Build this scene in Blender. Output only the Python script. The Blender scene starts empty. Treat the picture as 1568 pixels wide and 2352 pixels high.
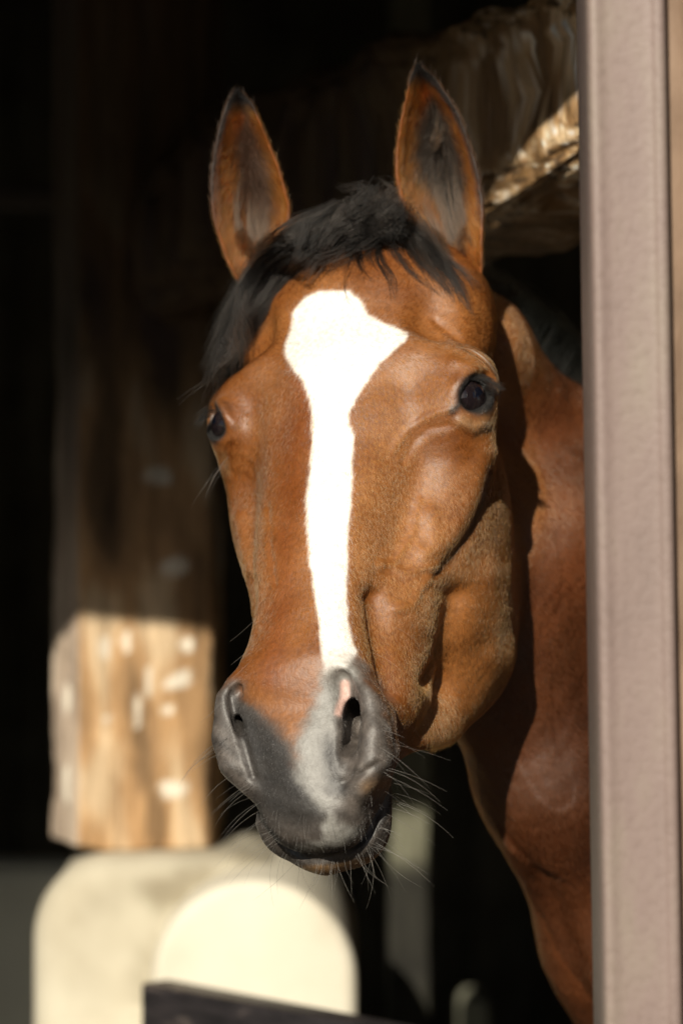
import bpy, math, random, os
import numpy as np
from mathutils import Vector
from mathutils.bvhtree import BVHTree

# ------------------------------------------------------------------ camera, world, sun, exposure
scene = bpy.context.scene
COL = scene.collection
rng = np.random.default_rng(7)
CAMD, CAMZ = 2.5, 1.6
cam_d = bpy.data.cameras.new('camera')
cam = bpy.data.objects.new('camera', cam_d)
COL.objects.link(cam)
cam.location = (0, -CAMD, CAMZ)
cam.rotation_euler = (math.radians(90), 0, 0)
cam_d.sensor_fit = 'VERTICAL'
cam_d.sensor_height = 36.0
cam_d.lens = 36.0 * CAMD / (2352 / 2550)
cam_d.clip_start = 0.1
cam_d.clip_end = 2000
cam_d.dof.use_dof = True
cam_d.dof.focus_distance = 2.42
cam_d.dof.aperture_fstop = 3.2
cam_d.dof.aperture_blades = 0
scene.camera = cam

SUN_EL, SUN_AZ = math.radians(26.2), math.radians(15)   # azimuth: to the left of the camera
# direction towards the sun
SUN = Vector((-math.sin(SUN_AZ) * math.cos(SUN_EL), -math.cos(SUN_AZ) * math.cos(SUN_EL), math.sin(SUN_EL)))
world = bpy.data.worlds.new('World')
scene.world = world
world.use_nodes = True
wn = world.node_tree
sky = wn.nodes.new('ShaderNodeTexSky')
sky.sky_type = 'NISHITA'
sky.sun_disc = False
sky.sun_elevation = SUN_EL
sky.sun_rotation = math.atan2(SUN.x, SUN.y)
wn.nodes['Background'].inputs['Strength'].default_value = 0.065
wn.links.new(sky.outputs['Color'], wn.nodes['Background'].inputs['Color'])
sun_d = bpy.data.lights.new('sun', 'SUN')
sun_d.energy = 5.0
sun_d.angle = math.radians(0.5)
sun_d.color = (1.0, 0.92, 0.77)
sun = bpy.data.objects.new('sun', sun_d)
COL.objects.link(sun)
sun.rotation_euler = SUN.to_track_quat('Z', 'Y').to_euler()
scene.view_settings.view_transform = 'Standard'
scene.view_settings.look = 'None'
scene.view_settings.exposure = 0.15
scene.view_settings.gamma = 1.0
scene.view_settings.use_curve_mapping = False
cy = scene.cycles
cy.use_denoising = True
try:
    cy.denoiser = 'OPENIMAGEDENOISE'
except Exception:
    pass
cy.max_bounces = 8
cy.diffuse_bounces = 4
cy.glossy_bounces = 4
cy.transmission_bounces = 6
cy.transparent_max_bounces = 8
cy.sample_clamp_indirect = 4.0
FUR = os.environ.get('NOFUR') is None

# ------------------------------------------------------------------ helpers
def tag(o, label=None, cat=None, group=None, kind=None):
    if label: o['label'] = label
    if cat: o['category'] = cat
    if group: o['group'] = group
    if kind: o['kind'] = kind
    return o

def empty(name, loc=(0, 0, 0)):
    o = bpy.data.objects.new(name, None)
    o.empty_display_size = 0.1
    o.location = loc
    COL.objects.link(o)
    return o

def link_mesh(name, me, mat=None, parent=None, smooth=True):
    o = bpy.data.objects.new(name, me)
    COL.objects.link(o)
    if mat is not None:
        me.materials.append(mat)
    if smooth:
        me.polygons.foreach_set('use_smooth', np.ones(len(me.polygons), bool))
    if parent is not None:
        o.parent = parent
        o.matrix_parent_inverse = parent.matrix_world.inverted() if False else o.matrix_parent_inverse
        o.location = -Vector(parent.location)
    return o

def mesh_np(name, verts, faces):
    me = bpy.data.meshes.new(name)
    verts = np.asarray(verts, np.float32)
    me.vertices.add(len(verts))
    me.vertices.foreach_set('co', verts.ravel())
    if isinstance(faces, np.ndarray):
        k = faces.shape[1]
        me.loops.add(faces.size)
        me.loops.foreach_set('vertex_index', faces.astype(np.int32).ravel())
        me.polygons.add(len(faces))
        me.polygons.foreach_set('loop_start', np.arange(0, faces.size, k, dtype=np.int32))
    else:
        flat = [i for f in faces for i in f]
        ls = np.cumsum([0] + [len(f) for f in faces[:-1]]).astype(np.int32)
        me.loops.add(len(flat))
        me.loops.foreach_set('vertex_index', np.array(flat, np.int32))
        me.polygons.add(len(faces))
        me.polygons.foreach_set('loop_start', ls)
    me.update(calc_edges=True)
    me.validate()
    return me

def px(x, y, Y=0.0):
    """a point of the photograph's 1568x2352 grid at depth Y -> world"""
    s = (CAMD + Y) / CAMD / 2550
    return np.array([(x - 784) * s, Y, CAMZ - (y - 1176) * s])

def proj(W):
    s = 2550 * CAMD / (CAMD + W[:, 1])
    return np.stack([784 + W[:, 0] * s, 1176 - (W[:, 2] - CAMZ) * s], 1)

# ---- material helper
def mat_new(name):
    m = bpy.data.materials.new(name)
    m.use_nodes = True
    nt = m.node_tree
    b = nt.nodes['Principled BSDF']
    return m, nt, b

def N(nt, typ, **kw):
    n = nt.nodes.new(typ)
    for k, v in kw.items():
        if k in n.inputs.keys() if hasattr(n.inputs, 'keys') else False:
            n.inputs[k].default_value = v
        else:
            setattr(n, k, v)
    return n

def ramp(nt, stops, fac=None, interp='LINEAR'):
    r = nt.nodes.new('ShaderNodeValToRGB')
    r.color_ramp.interpolation = interp
    e = r.color_ramp.elements
    while len(e) < len(stops): e.new(0.5)
    for i, (p, c) in enumerate(stops):
        e[i].position = p
        e[i].color = (*c, 1) if len(c) == 3 else c
    if fac is not None:
        nt.links.new(fac, r.inputs[0])
    return r

def noise(nt, vec, scale, detail=4, rough=0.55, dist=0.0):
    n = nt.nodes.new('ShaderNodeTexNoise')
    n.inputs['Scale'].default_value = scale
    n.inputs['Detail'].default_value = detail
    n.inputs['Roughness'].default_value = rough
    n.inputs['Distortion'].default_value = dist
    if vec is not None:
        nt.links.new(vec, n.inputs['Vector'])
    return n

def objvec(nt, scale=(1, 1, 1)):
    t = nt.nodes.new('ShaderNodeTexCoord')
    m = nt.nodes.new('ShaderNodeMapping')
    m.inputs['Scale'].default_value = scale
    nt.links.new(t.outputs['Object'], m.inputs['Vector'])
    return m.outputs[0]

def mix(nt, fac, a, b, blend='MIX'):
    m = nt.nodes.new('ShaderNodeMix')
    m.data_type = 'RGBA'
    m.blend_type = blend
    for sock, v in ((0, fac), (6, a), (7, b)):
        if isinstance(v, (int, float)):
            m.inputs[sock].default_value = v
        elif isinstance(v, tuple):
            m.inputs[sock].default_value = (*v, 1)
        else:
            nt.links.new(v, m.inputs[sock])
    return m.outputs[2]

def bump(nt, b, height, strength=0.4, dist=0.01):
    n = nt.nodes.new('ShaderNodeBump')
    n.inputs['Strength'].default_value = strength
    n.inputs['Distance'].default_value = dist
    nt.links.new(height, n.inputs['Height'])
    nt.links.new(n.outputs[0], b.inputs['Normal'])

def hewn_wood(name, dark, mid, light, axis=2, paint=None, paint_amt=0.0, scale=1.0, rough=0.85):
    """weathered timber: grain stretched along one axis, knots, bleached streaks"""
    m, nt, b = mat_new(name)
    sc = [7 * scale] * 3
    sc[axis] = 0.9 * scale
    v = objvec(nt, tuple(sc))
    n1 = noise(nt, v, 3.0, 6, 0.6, 0.6)
    v2 = objvec(nt)
    n2 = noise(nt, v2, 6 * scale, 4, 0.6, 0.3)
    r1 = ramp(nt, [(0.28, dark), (0.5, mid), (0.72, light)], n1.outputs[0])
    r2 = ramp(nt, [(0.35, (0.55, 0.5, 0.45)), (0.6, (1, 1, 1))], n2.outputs[0])
    c = mix(nt, 0.75, r1.outputs[0], r2.outputs[0], 'MULTIPLY')
    if paint:
        sc2 = [3.0] * 3
        sc2[axis] = 1.6
        n3 = noise(nt, objvec(nt, tuple(sc2)), 6 * scale, 3, 0.5, 0.2)
        r3 = ramp(nt, [(1 - paint_amt - 0.03, (0, 0, 0)), (1 - paint_amt + 0.02, (1, 1, 1))], n3.outputs[0])
        c = mix(nt, r3.outputs[0], c, paint)
    nt.links.new(c, b.inputs['Base Color'])
    b.inputs['Roughness'].default_value = rough
    bump(nt, b, n1.outputs[0], 0.6, 0.012)
    return m

# ---- solid helpers
def grid_box(size, seg=(1, 1, 1)):
    """closed subdivided box centred on the origin -> verts, quads"""
    vs, fs, index = [], [], {}
    def vid(p):
        k = tuple(np.round(p, 6))
        if k not in index:
            index[k] = len(vs)
            vs.append(k)
        return index[k]
    n = seg
    for ax in range(3):
        a, c = (ax + 1) % 3, (ax + 2) % 3
        for sgn in (-1, 1):
            for i in range(n[a]):
                for j in range(n[c]):
                    q = []
                    for di, dj in ((0, 0), (1, 0), (1, 1), (0, 1)):
                        p = [0, 0, 0]
                        p[ax] = sgn * size[ax] / 2
                        p[a] = ((i + di) / n[a] - .5) * size[a]
                        p[c] = ((j + dj) / n[c] - .5) * size[c]
                        q.append(vid(p))
                    fs.append(q if sgn > 0 else q[::-1])
    return np.array(vs, float), np.array(fs)

def bevel_mod(o, w=0.01, seg=3):
    m = o.modifiers.new('bevel', 'BEVEL')
    m.width = w
    m.segments = seg
    m.limit_method = 'ANGLE'
    return o

def prism(outline, y0, y1):
    """outline: list of (x, z), extruded from y0 to y1"""
    n = len(outline)
    vs = [(x, y0, z) for x, z in outline] + [(x, y1, z) for x, z in outline]
    fs = [list(range(n)), list(range(2 * n - 1, n - 1, -1))]
    for i in range(n):
        j = (i + 1) % n
        fs.append([i, i + n, j + n, j])
    return vs, fs

def vnoise(P, freq, seed=0, octaves=3):
    """cheap smooth pseudo-noise on points, about -1..1"""
    r = np.random.default_rng(seed)
    out = np.zeros(len(P))
    amp, tot = 1.0, 0.0
    for o in range(octaves):
        for k in range(4):
            d = r.normal(size=3)
            d /= np.linalg.norm(d)
            out += amp * np.sin(P @ d * freq * 2 * math.pi * (0.7 + 0.6 * r.random()) + r.random() * 6.28) * 0.5
        tot += amp
        freq *= 2.1
        amp *= 0.5
    return out / tot
# ------------------------------------------------------------------ the setting
def plane(name, x0, x1, y0, y1, z, mat, seg=1):
    xs, ys = np.linspace(x0, x1, seg + 1), np.linspace(y0, y1, seg + 1)
    vs = [(x, y, z) for y in ys for x in xs]
    w = seg + 1
    fs = [(j * w + i, j * w + i + 1, (j + 1) * w + i + 1, (j + 1) * w + i) for j in range(seg) for i in range(seg)]
    return link_mesh(name, mesh_np(name, vs, np.array(fs)), mat, smooth=False)

m, nt, b = mat_new('dry_earth')
n1 = noise(nt, objvec(nt), 0.8, 6, 0.6)
n2 = noise(nt, objvec(nt), 30, 4, 0.6)
r1 = ramp(nt, [(0.3, (.09, .07, .045)), (0.7, (.15, .115, .078))], n1.outputs[0])
nt.links.new(mix(nt, .35, r1.outputs[0], n2.outputs[0], 'MULTIPLY'), b.inputs['Base Color'])
b.inputs['Roughness'].default_value = .95
bump(nt, b, n2.outputs[0], .5, .02)
tag(plane('ground', -300, 300, -300, 300, 0, m), kind='structure')

m, nt, b = mat_new('blocker_leaves')
n1 = noise(nt, objvec(nt), 9, 6, .7)
nt.links.new(ramp(nt, [(.3, (.015, .025, .008)), (.7, (.05, .075, .02))], n1.outputs[0]).outputs[0], b.inputs['Base Color'])
b.inputs['Roughness'].default_value = .8
bv, bf = grid_box((44, 2.0, 5.2), (180, 8, 26))  # unseen leafy block, added to hold low sky light off the timbers
bv = bv + np.array([0, -17.0, 2.6])
bv = bv + np.stack([vnoise(bv, .5, 61), vnoise(bv, .6, 62), vnoise(bv, .5, 63)], 1) * .5 * np.clip(bv[:, 2:] / .5, 0, 1)
tag(link_mesh('sky_blocker', mesh_np('sky_blocker', bv, bf), m), 'added unseen dark leafy screen behind the camera, blocking low sky light', 'sky_blocker', kind='stuff')

m, nt, b = mat_new('stable_dirt')
n1 = noise(nt, objvec(nt), 3, 6, 0.6)
r1 = ramp(nt, [(0.3, (.022, .018, .012)), (0.7, (.05, .04, .028))], n1.outputs[0])
nt.links.new(r1.outputs[0], b.inputs['Base Color'])
b.inputs['Roughness'].default_value = .95
bump(nt, b, n1.outputs[0], .5, .03)
tag(plane('floor', -5.9, 5.9, -.2, 5.9, .004, m), kind='structure')

dark_boards = hewn_wood('dark_grey_boards', (.08, .075, .05), (.14, .125, .085), (.20, .18, .13), axis=2)  # dark grey wood, one tone range throughout
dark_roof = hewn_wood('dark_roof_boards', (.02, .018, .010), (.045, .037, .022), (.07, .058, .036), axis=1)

def boards_wall(name, p0, p1, z0, z1, width, th, mat, label):
    """vertical boards with gaps of light-tight battens, one mesh"""
    p0, p1 = np.array(p0, float), np.array(p1, float)
    L = np.linalg.norm(p1 - p0); d = (p1 - p0) / L; nrm = np.array([-d[1], d[0]])
    vs, fs, base = [], [], 0
    r = random.Random(5)
    n = int(L / width)
    for i in range(n):
        bv, bf = grid_box((width * 1.04, th, z1 - z0))
        off = (i % 2) * .012 + r.uniform(-.004, .004)
        c = p0 + d * (i + .5) * width + nrm * off
        for v in bv:
            q = c + d * v[0] + nrm * v[1]
            vs.append((q[0], q[1], v[2] + (z0 + z1) / 2))
        fs += [tuple(int(x) + base for x in f) for f in bf]
        base += len(bv)
    return tag(link_mesh(name, mesh_np(name, vs, np.array(fs)), mat, smooth=False), label, 'wall')
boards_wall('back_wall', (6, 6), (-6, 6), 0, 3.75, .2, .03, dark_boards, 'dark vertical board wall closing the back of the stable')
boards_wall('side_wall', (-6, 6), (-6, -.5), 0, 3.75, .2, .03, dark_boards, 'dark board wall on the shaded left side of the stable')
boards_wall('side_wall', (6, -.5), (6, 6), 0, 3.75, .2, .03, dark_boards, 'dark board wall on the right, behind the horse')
# roof: slab rising to the back, with rafters
EAVE_Y, EAVE_Z = -.62, 2.462
roof = empty('stable_roof', (0, EAVE_Y, EAVE_Z))
tag(roof, 'low dark boarded roof over the stable, its eave shading the timbers', 'roof')
sl = .19
vs, fs = prism([(0, 0)], 0, 1) if False else (None, None)
vs = []
for x in (-6.1, 6.1):
    for y in (EAVE_Y, 6.2):
        for dz in (0, .05):
            vs.append((x, y, EAVE_Z + (y - EAVE_Y) * sl + dz))
fs = np.array([(0, 2, 6, 4), (1, 5, 7, 3), (0, 1, 3, 2), (4, 6, 7, 5), (0, 4, 5, 1), (2, 3, 7, 6)])
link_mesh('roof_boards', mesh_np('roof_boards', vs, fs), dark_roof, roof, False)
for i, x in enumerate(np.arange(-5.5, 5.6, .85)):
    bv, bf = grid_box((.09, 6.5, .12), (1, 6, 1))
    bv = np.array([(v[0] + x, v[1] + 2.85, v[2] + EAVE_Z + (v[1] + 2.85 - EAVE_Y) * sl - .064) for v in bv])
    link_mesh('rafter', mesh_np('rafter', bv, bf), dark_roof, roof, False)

# ---- weathered, hand-hewn timbers: dense meshes with paint patches in their own colour attribute
def attr_mat(name, rough=.8, grain_axis=2, bstr=.7, bscale=60, spec=.4):
    m, nt, b = mat_new(name)
    a = nt.nodes.new('ShaderNodeAttribute'); a.attribute_name = 'paint'
    sc = [1, 1, 1]; sc[grain_axis] = .12
    n = noise(nt, objvec(nt, tuple(sc)), bscale, 5, .65, .4)
    r = ramp(nt, [(.3, (.5, .46, .42)), (.6, (1.1, 1.08, 1.05))], n.outputs[0])
    nt.links.new(mix(nt, .8, a.outputs[0], r.outputs[0], 'MULTIPLY'), b.inputs['Base Color'])
    b.inputs['Roughness'].default_value = rough
    b.inputs['Specular IOR Level'].default_value = spec
    bump(nt, b, n.outputs[0], bstr, .01)
    return m
def set_attr(me, name, C):
    ca = me.color_attributes.new(name, 'FLOAT_COLOR', 'POINT')
    ca.data.foreach_set('color', np.c_[C, np.ones(len(C))].astype(np.float32).ravel())

def loop_tower(rings, cap=True):
    """rings: (n, m, 3) -> closed tube"""
    n, k = rings.shape[:2]
    V = rings.reshape(-1, 3)
    F = []
    for i in range(n - 1):
        for j in range(k):
            q = (j + 1) % k
            F.append((i * k + j, i * k + q, (i + 1) * k + q, (i + 1) * k + j))
    F = [tuple(f) for f in F]
    F.append(tuple(range(k))[::-1]); F.append(tuple((n - 1) * k + j for j in range(k)))
    return V, F

def resample_poly(P, n):
    P = np.array(P, float); P = np.vstack([P, P[:1]])
    t = np.r_[0, np.cumsum(np.linalg.norm(np.diff(P, axis=0), axis=1))]
    q = np.linspace(0, t[-1], n, endpoint=False)
    return np.stack([np.interp(q, t, P[:, k]) for k in range(P.shape[1])], 1)

def smooth_loop(P, it=2):
    for _ in range(it):
        P = .5 * P + .25 * (np.roll(P, 1, 0) + np.roll(P, -1, 0))
    return P

# pillar standing on the plastered wall
plan = smooth_loop(resample_poly([(-.412, 1.47), (-.366, 1.355), (-.182, 1.40), (-.172, 1.60), (-.40, 1.62)], 120), 3)
zs = np.r_[np.linspace(1.128, 2.05, 150), 2.4, 2.85]
rings = np.zeros((len(zs), 120, 3))
for i, z in enumerate(zs):
    rings[i, :, :2] = plan; rings[i, :, 2] = z
V, F = loop_tower(rings)
cc = np.array([-.29, 1.49, 0])
rad = V - cc; rad[:, 2] = 0; rad /= np.linalg.norm(rad, axis=1, keepdims=True)
Vs = V * np.array([1, 1, .25])
V = V + rad * (.004 * vnoise(Vs, 9, 1) + .002 * vnoise(V, 12, 2))[:, None]
left = (V[:, 0] < -.335)
up = np.clip((1.165 - V[:, 2]) / .05, 0, 1) ** 2 * left        # rounded cut at the foot on the left
V[:, 2] += up * .012
gr = vnoise(V * np.array([1, 1, .12]), 14, 21, 4)
bl = vnoise(V * np.array([1, 1, .5]), 9, 22, 2)
base = np.array([.45, .275, .135]) * (1 + .30 * gr[:, None] + .2 * bl[:, None])
m_ = sst_ = np.clip((gr + .6 * bl - .25) / .5, 0, 1)[:, None]
base = base * (1 - m_ * .8) + np.array([.66, .52, .35]) * m_ * .8
dk_ = np.clip((-gr - .25) / .3, 0, 1)[:, None] * .45
base = base * (1 - dk_)
lf = (V[:, 0] < -.366)[:, None] * .7
base = base * (1 - lf) + np.array([.50, .43, .37]) * (1 + .3 * gr[:, None]) * lf
for (x, y, w, h) in ((412, 1558, 26, 22), (388, 1632, 15, 14), (405, 1812, 34, 18), (400, 1300, 26, 20), (365, 1092, 28, 18), (245, 1490, 9, 34), (290, 1475, 8, 30), (150, 1810, 9, 46), (150, 1600, 9, 40), (400, 1965, 46, 7), (250, 1650, 10, 10), (340, 1560, 8, 30), (320, 1640, 7, 34), (428, 1480, 10, 18)):
    p = px(x, y, 1.38)
    dx = (V[:, 0] - p[0]) / (w * .000604); dz = (V[:, 2] - p[2]) / (h * .000604)
    wob = .45 * vnoise(V, 22, 5)
    f = np.clip((1.1 - (np.abs(dx) ** 3 + np.abs(dz) ** 3) ** .333 + wob) / .35, 0, 1)[:, None] * (V[:, 1] < 1.5)[:, None]
    base = base * (1 - f) + np.array([.88, .82, .70]) * f
base = base * (1 - .78 * np.clip((V[:, 2] - 1.50) / .35, 0, 1))[:, None]          # shade under the roof put into the wood colour
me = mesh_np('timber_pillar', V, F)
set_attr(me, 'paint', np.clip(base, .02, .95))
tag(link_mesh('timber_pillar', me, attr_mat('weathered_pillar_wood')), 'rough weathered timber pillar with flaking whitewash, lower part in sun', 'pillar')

# curved beam from the front right to the head of the pillar
bp = spline0 = None
def cr_spline(pts, n):
    pts = np.array(pts, float)
    t = np.r_[0, np.cumsum(np.linalg.norm(np.diff(pts, axis=0), axis=1))]; t /= t[-1]
    q = np.linspace(0, 1, n)
    out = np.zeros((n, pts.shape[1]))
    for k in range(pts.shape[1]):
        mm = np.gradient(pts[:, k], t)
        i = np.clip(np.searchsorted(t, q, 'right') - 1, 0, len(t) - 2)
        h = t[i + 1] - t[i]; s = (q - t[i]) / h
        out[:, k] = (2*s**3-3*s**2+1)*pts[i, k] + (s**3-2*s**2+s)*h*mm[i] + (-2*s**3+3*s**2)*pts[i+1, k] + (s**3-s**2)*h*mm[i+1]
    return out
ctr = cr_spline([(1.0, -.50, 2.08, .10), (.47, .02, 2.06, .10), (.297, .308, 2.04, .098), (.227, .442, 2.022, .114), (.11, .74, 2.02, .125), (-.06, 1.15, 2.02, .12), (-.20, 1.42, 1.98, .11), (-.28, 1.50, 1.93, .10)], 420)
sec = []
for a in np.linspace(0, 2 * math.pi, 96, endpoint=False):
    c, s = math.cos(a), math.sin(a)
    sec.append((.085 * abs(c) ** .35 * math.copysign(1, c), 1.0 * abs(s) ** .35 * math.copysign(1, s)))
sec = np.array(sec)
rings = np.zeros((len(ctr), 96, 3))
for i in range(len(ctr)):
    t = ctr[min(i + 1, len(ctr) - 1)] - ctr[max(i - 1, 0)]
    t = t[:2] / np.linalg.norm(t[:2]); nr = np.array([-t[1], t[0]])
    rings[i, :, :2] = ctr[i, :2] + sec[:, :1] * nr
    rings[i, :, 2] = ctr[i, 2] + sec[:, 1] * ctr[i, 3]
V, F = loop_tower(rings)
cen = np.repeat(ctr[:, :3], 96, axis=0)
rad = V - cen; rad /= np.linalg.norm(rad, axis=1, keepdims=True)
along = np.repeat(np.linspace(0, 2.2, len(ctr)), 96); ang = np.tile(np.linspace(0, 2 * math.pi, 96, endpoint=False), len(ctr))
VB = np.stack([along * .10, np.cos(ang) * .10, np.sin(ang) * .10], 1)
VC = np.stack([along * .7, np.cos(ang) * .10, np.sin(ang) * .10], 1)
cr_ = vnoise(VB, 22, 36, 3)
V = V + rad * (.013 * vnoise(V, 4, 31) + .005 * cr_ - .007 * np.clip((np.abs(vnoise(VB, 16, 37, 2)) < .07) * 1.0, 0, 1) + .002 * vnoise(VC, 40, 33))[:, None]
n_a, n_b = vnoise(VC, 26, 34, 3), vnoise(VC, 55, 35, 3)
base = np.array([.30, .175, .075]) * (1 + .35 * n_a[:, None])
wh = (np.clip((n_a + .6 * n_b - .05) / .25, 0, 1) * np.clip((1.25 - along) / .3, .15, 1))[:, None]
base = base * (1 - wh * .8) + np.array([.72, .56, .36]) * wh * .8
fw = np.clip((vnoise(VC, 90, 38, 2) + .5 * n_b - .45) / .15, 0, 1)[:, None] * wh
base = base * (1 - fw) + np.array([.95, .90, .80]) * fw
base = base * np.clip(1.5 - (along - .92) * 2.6, .22, 1.5)[:, None]  # sunlit stretch brightened, shaded stretch darkened in the colour itself
dk = np.clip((-n_b - .42) / .2, 0, 1)[:, None]
base = base * (1 - dk) + np.array([.10, .06, .03]) * dk
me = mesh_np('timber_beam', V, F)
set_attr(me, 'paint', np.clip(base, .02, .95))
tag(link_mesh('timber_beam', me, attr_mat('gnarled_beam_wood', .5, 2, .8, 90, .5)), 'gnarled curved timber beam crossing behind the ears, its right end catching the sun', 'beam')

pp = smooth_loop(resample_poly([(.93, -.58), (1.09, -.58), (1.09, -.42), (.93, -.42)], 60), 2)
rings = np.zeros((60, 60, 3))
for i, z in enumerate(np.linspace(0, 2.00, 60)): rings[i, :, :2] = pp; rings[i, :, 2] = z
V, F = loop_tower(rings)
V[:, :2] += (.006 * vnoise(V * np.array([1, 1, .3]), 6, 81))[:, None]
me = mesh_np('timber_post', V, F); set_attr(me, 'paint', np.array([.30, .19, .10]) * (1 + .3 * vnoise(V * np.array([1, 1, .1]), 12, 82, 3)[:, None]))
tag(link_mesh('timber_post', me, attr_mat('post_wood')), 'plain timber post holding up the front end of the curved beam', 'post')

# ---- plastered wall with rounded ends
m, nt, b = mat_new('cream_plaster')
n1 = noise(nt, objvec(nt), 5, 5, .55); n2 = noise(nt, objvec(nt), 60, 4, .6)
r1 = ramp(nt, [(.3, (.54, .49, .38)), (.5, (.66, .615, .50)), (.75, (.72, .68, .57))], n1.outputs[0])
nt.links.new(r1.outputs[0], b.inputs['Base Color']); b.inputs['Roughness'].default_value = .8
bump(nt, b, n2.outputs[0], .25, .004)
plaster = m
def arch_outline(x0, x1, z0, z1, r, n=16):
    out = [(x0, z0), (x1, z0)]
    for a in np.linspace(0, math.pi / 2, n): out.append((x1 - r + r * math.cos(a), z1 - r + r * math.sin(a)))
    for a in np.linspace(math.pi / 2, math.pi, n): out.append((x0 + r + r * math.cos(a), z1 - r + r * math.sin(a)))
    # remove doubled crown point on a half-round
    res = [out[0]]
    for p in out[1:]:
        if abs(p[0] - res[-1][0]) + abs(p[1] - res[-1][1]) > 1e-5: res.append(p)
    return res
wall = empty('plaster_wall', (-.2, 1.4, 0))
tag(wall, 'cream plastered low wall with rounded top under the timber pillar', 'wall')
def slab(name, ol, y0, y1, parent, mat, bev):
    vs, fs = prism(ol, y0, y1)
    o = link_mesh(name, mesh_np(name, vs, fs), mat, parent)
    bevel_mod(o, bev, 5)
    return o
shaded_plaster, nt, b = mat_new('shaded_cream_plaster')
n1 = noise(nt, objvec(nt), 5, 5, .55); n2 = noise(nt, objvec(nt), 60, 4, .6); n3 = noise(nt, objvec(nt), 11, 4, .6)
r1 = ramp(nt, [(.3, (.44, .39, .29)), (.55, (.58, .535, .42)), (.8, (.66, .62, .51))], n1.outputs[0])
a = nt.nodes.new('ShaderNodeAttribute'); a.attribute_name = 'crease_shade'
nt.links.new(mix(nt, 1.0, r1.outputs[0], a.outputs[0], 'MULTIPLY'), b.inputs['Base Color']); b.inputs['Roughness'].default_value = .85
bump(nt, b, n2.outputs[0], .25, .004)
# rounded block: a dense closed tube of the outline, its rims rolled over
ol = smooth_loop(resample_poly(arch_outline(-.424, -.03, 0, 1.128, .115), 260), 2)
cw = np.array([-.227, .56])
rr_ = []
for y, ins in [(1.275, .050), (1.277, .036), (1.283, .022), (1.294, .010), (1.310, .003), (1.33, 0), (1.42, 0), (1.52, 0), (1.60, 0), (1.615, .01)]:
    q = ol.copy(); tn = np.roll(q, -1, 0) - np.roll(q, 1, 0); nn_ = np.stack([tn[:, 1], -tn[:, 0]], 1); nn_ /= np.linalg.norm(nn_, axis=1, keepdims=True)
    q = q - nn_ * ins * (1 if ((q - cw) * nn_).sum() > 0 else -1)
    rr_.append(np.stack([q[:, 0], np.full(len(q), y), q[:, 1]], 1))
# inner rings so that the face itself can carry the painted shade
face = [np.stack([cw[0] + (rr_[0][:, 0] - cw[0]) * k_, np.full(len(ol), 1.275), cw[1] + (rr_[0][:, 2] - cw[1]) * k_], 1) for k_ in np.linspace(.02, .985, 60)]
V, F = loop_tower(np.array(face + rr_))
V = V + np.array([0, 1, 0]) * (.0025 * vnoise(V, 4, 71))[:, None] + np.array([0, 0, 1]) * (.004 * vnoise(V, 2.5, 72) * np.clip(V[:, 2] - .9, 0, .1) * 10)[:, None]
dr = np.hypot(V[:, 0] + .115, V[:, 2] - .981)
shade_m = np.exp(-((dr - .150) / .022) ** 2) * (V[:, 2] > .93) + .8 * np.exp(-((V[:, 2] - 1.085) / .022) ** 2) * np.clip((V[:, 0] + .36) / .06, 0, 1)  # crease shadow around the arch and shade along the top, painted in
shade_m = np.clip(shade_m * (.75 + .5 * vnoise(V, 9, 73)), 0, 1)[:, None]
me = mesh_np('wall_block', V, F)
set_attr(me, 'crease_shade', (1 - shade_m) + np.array([.50, .47, .42]) * shade_m)
link_mesh('wall_block', me, shaded_plaster, wall)
slab('arched_end', arch_outline(-.251, .021, 0, 1.117, .1355), 1.14, 1.60, wall, plaster, .022)

# ---- dark gate leaf in front of the arched end
m, nt, b = mat_new('black_painted_wood')
n1 = noise(nt, objvec(nt, (1, 1, 4)), 12, 5, .6)
r1 = ramp(nt, [(.4, (.012, .011, .012)), (.62, (.030, .026, .028)), (.72, (.11, .09, .08))], n1.outputs[0])
nt.links.new(r1.outputs[0], b.inputs['Base Color']); b.inputs['Roughness'].default_value = .45
bump(nt, b, n1.outputs[0], .4, .005)
gate = empty('wooden_gate', (-.2355, 1.0, 0))
tag(gate, 'black wooden gate leaf standing in front of the rounded plaster wall end', 'gate')
gd = np.array([.2735, -.287]); gL = .55; gd /= np.linalg.norm(gd); gn = np.array([-gd[1], gd[0]])
def gate_box(name, s0, s1, z0, z1, th, off=0):
    bv, bf = grid_box((s1 - s0, th, z1 - z0))
    c = np.array([-.2355, 1.0]) + gd * (s0 + s1) / 2 + gn * off
    vs = [(c[0] + gd[0] * v[0] + gn[0] * v[1], c[1] + gd[1] * v[0] + gn[1] * v[1], v[2] + (z0 + z1) / 2) for v in bv]
    return bevel_mod(link_mesh(name, mesh_np(name, vs, bf), m, gate), .004, 2)
gate_box('top_rail', 0, gL, .925, 1.009, .045)
gate_box('bottom_rail', 0, gL, .14, .22, .045)
gate_box('stile', 0, .07, .222, .923, .040)
gate_box('stile', gL - .07, gL, .222, .923, .040)
for k in range(4):
    gate_box('plank', .073 + k * .102, .073 + (k + 1) * .102 - .003, .224, .921, .020)
gate_box('gate_foot', 0.01, .06, 0, .138, .040)

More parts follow.
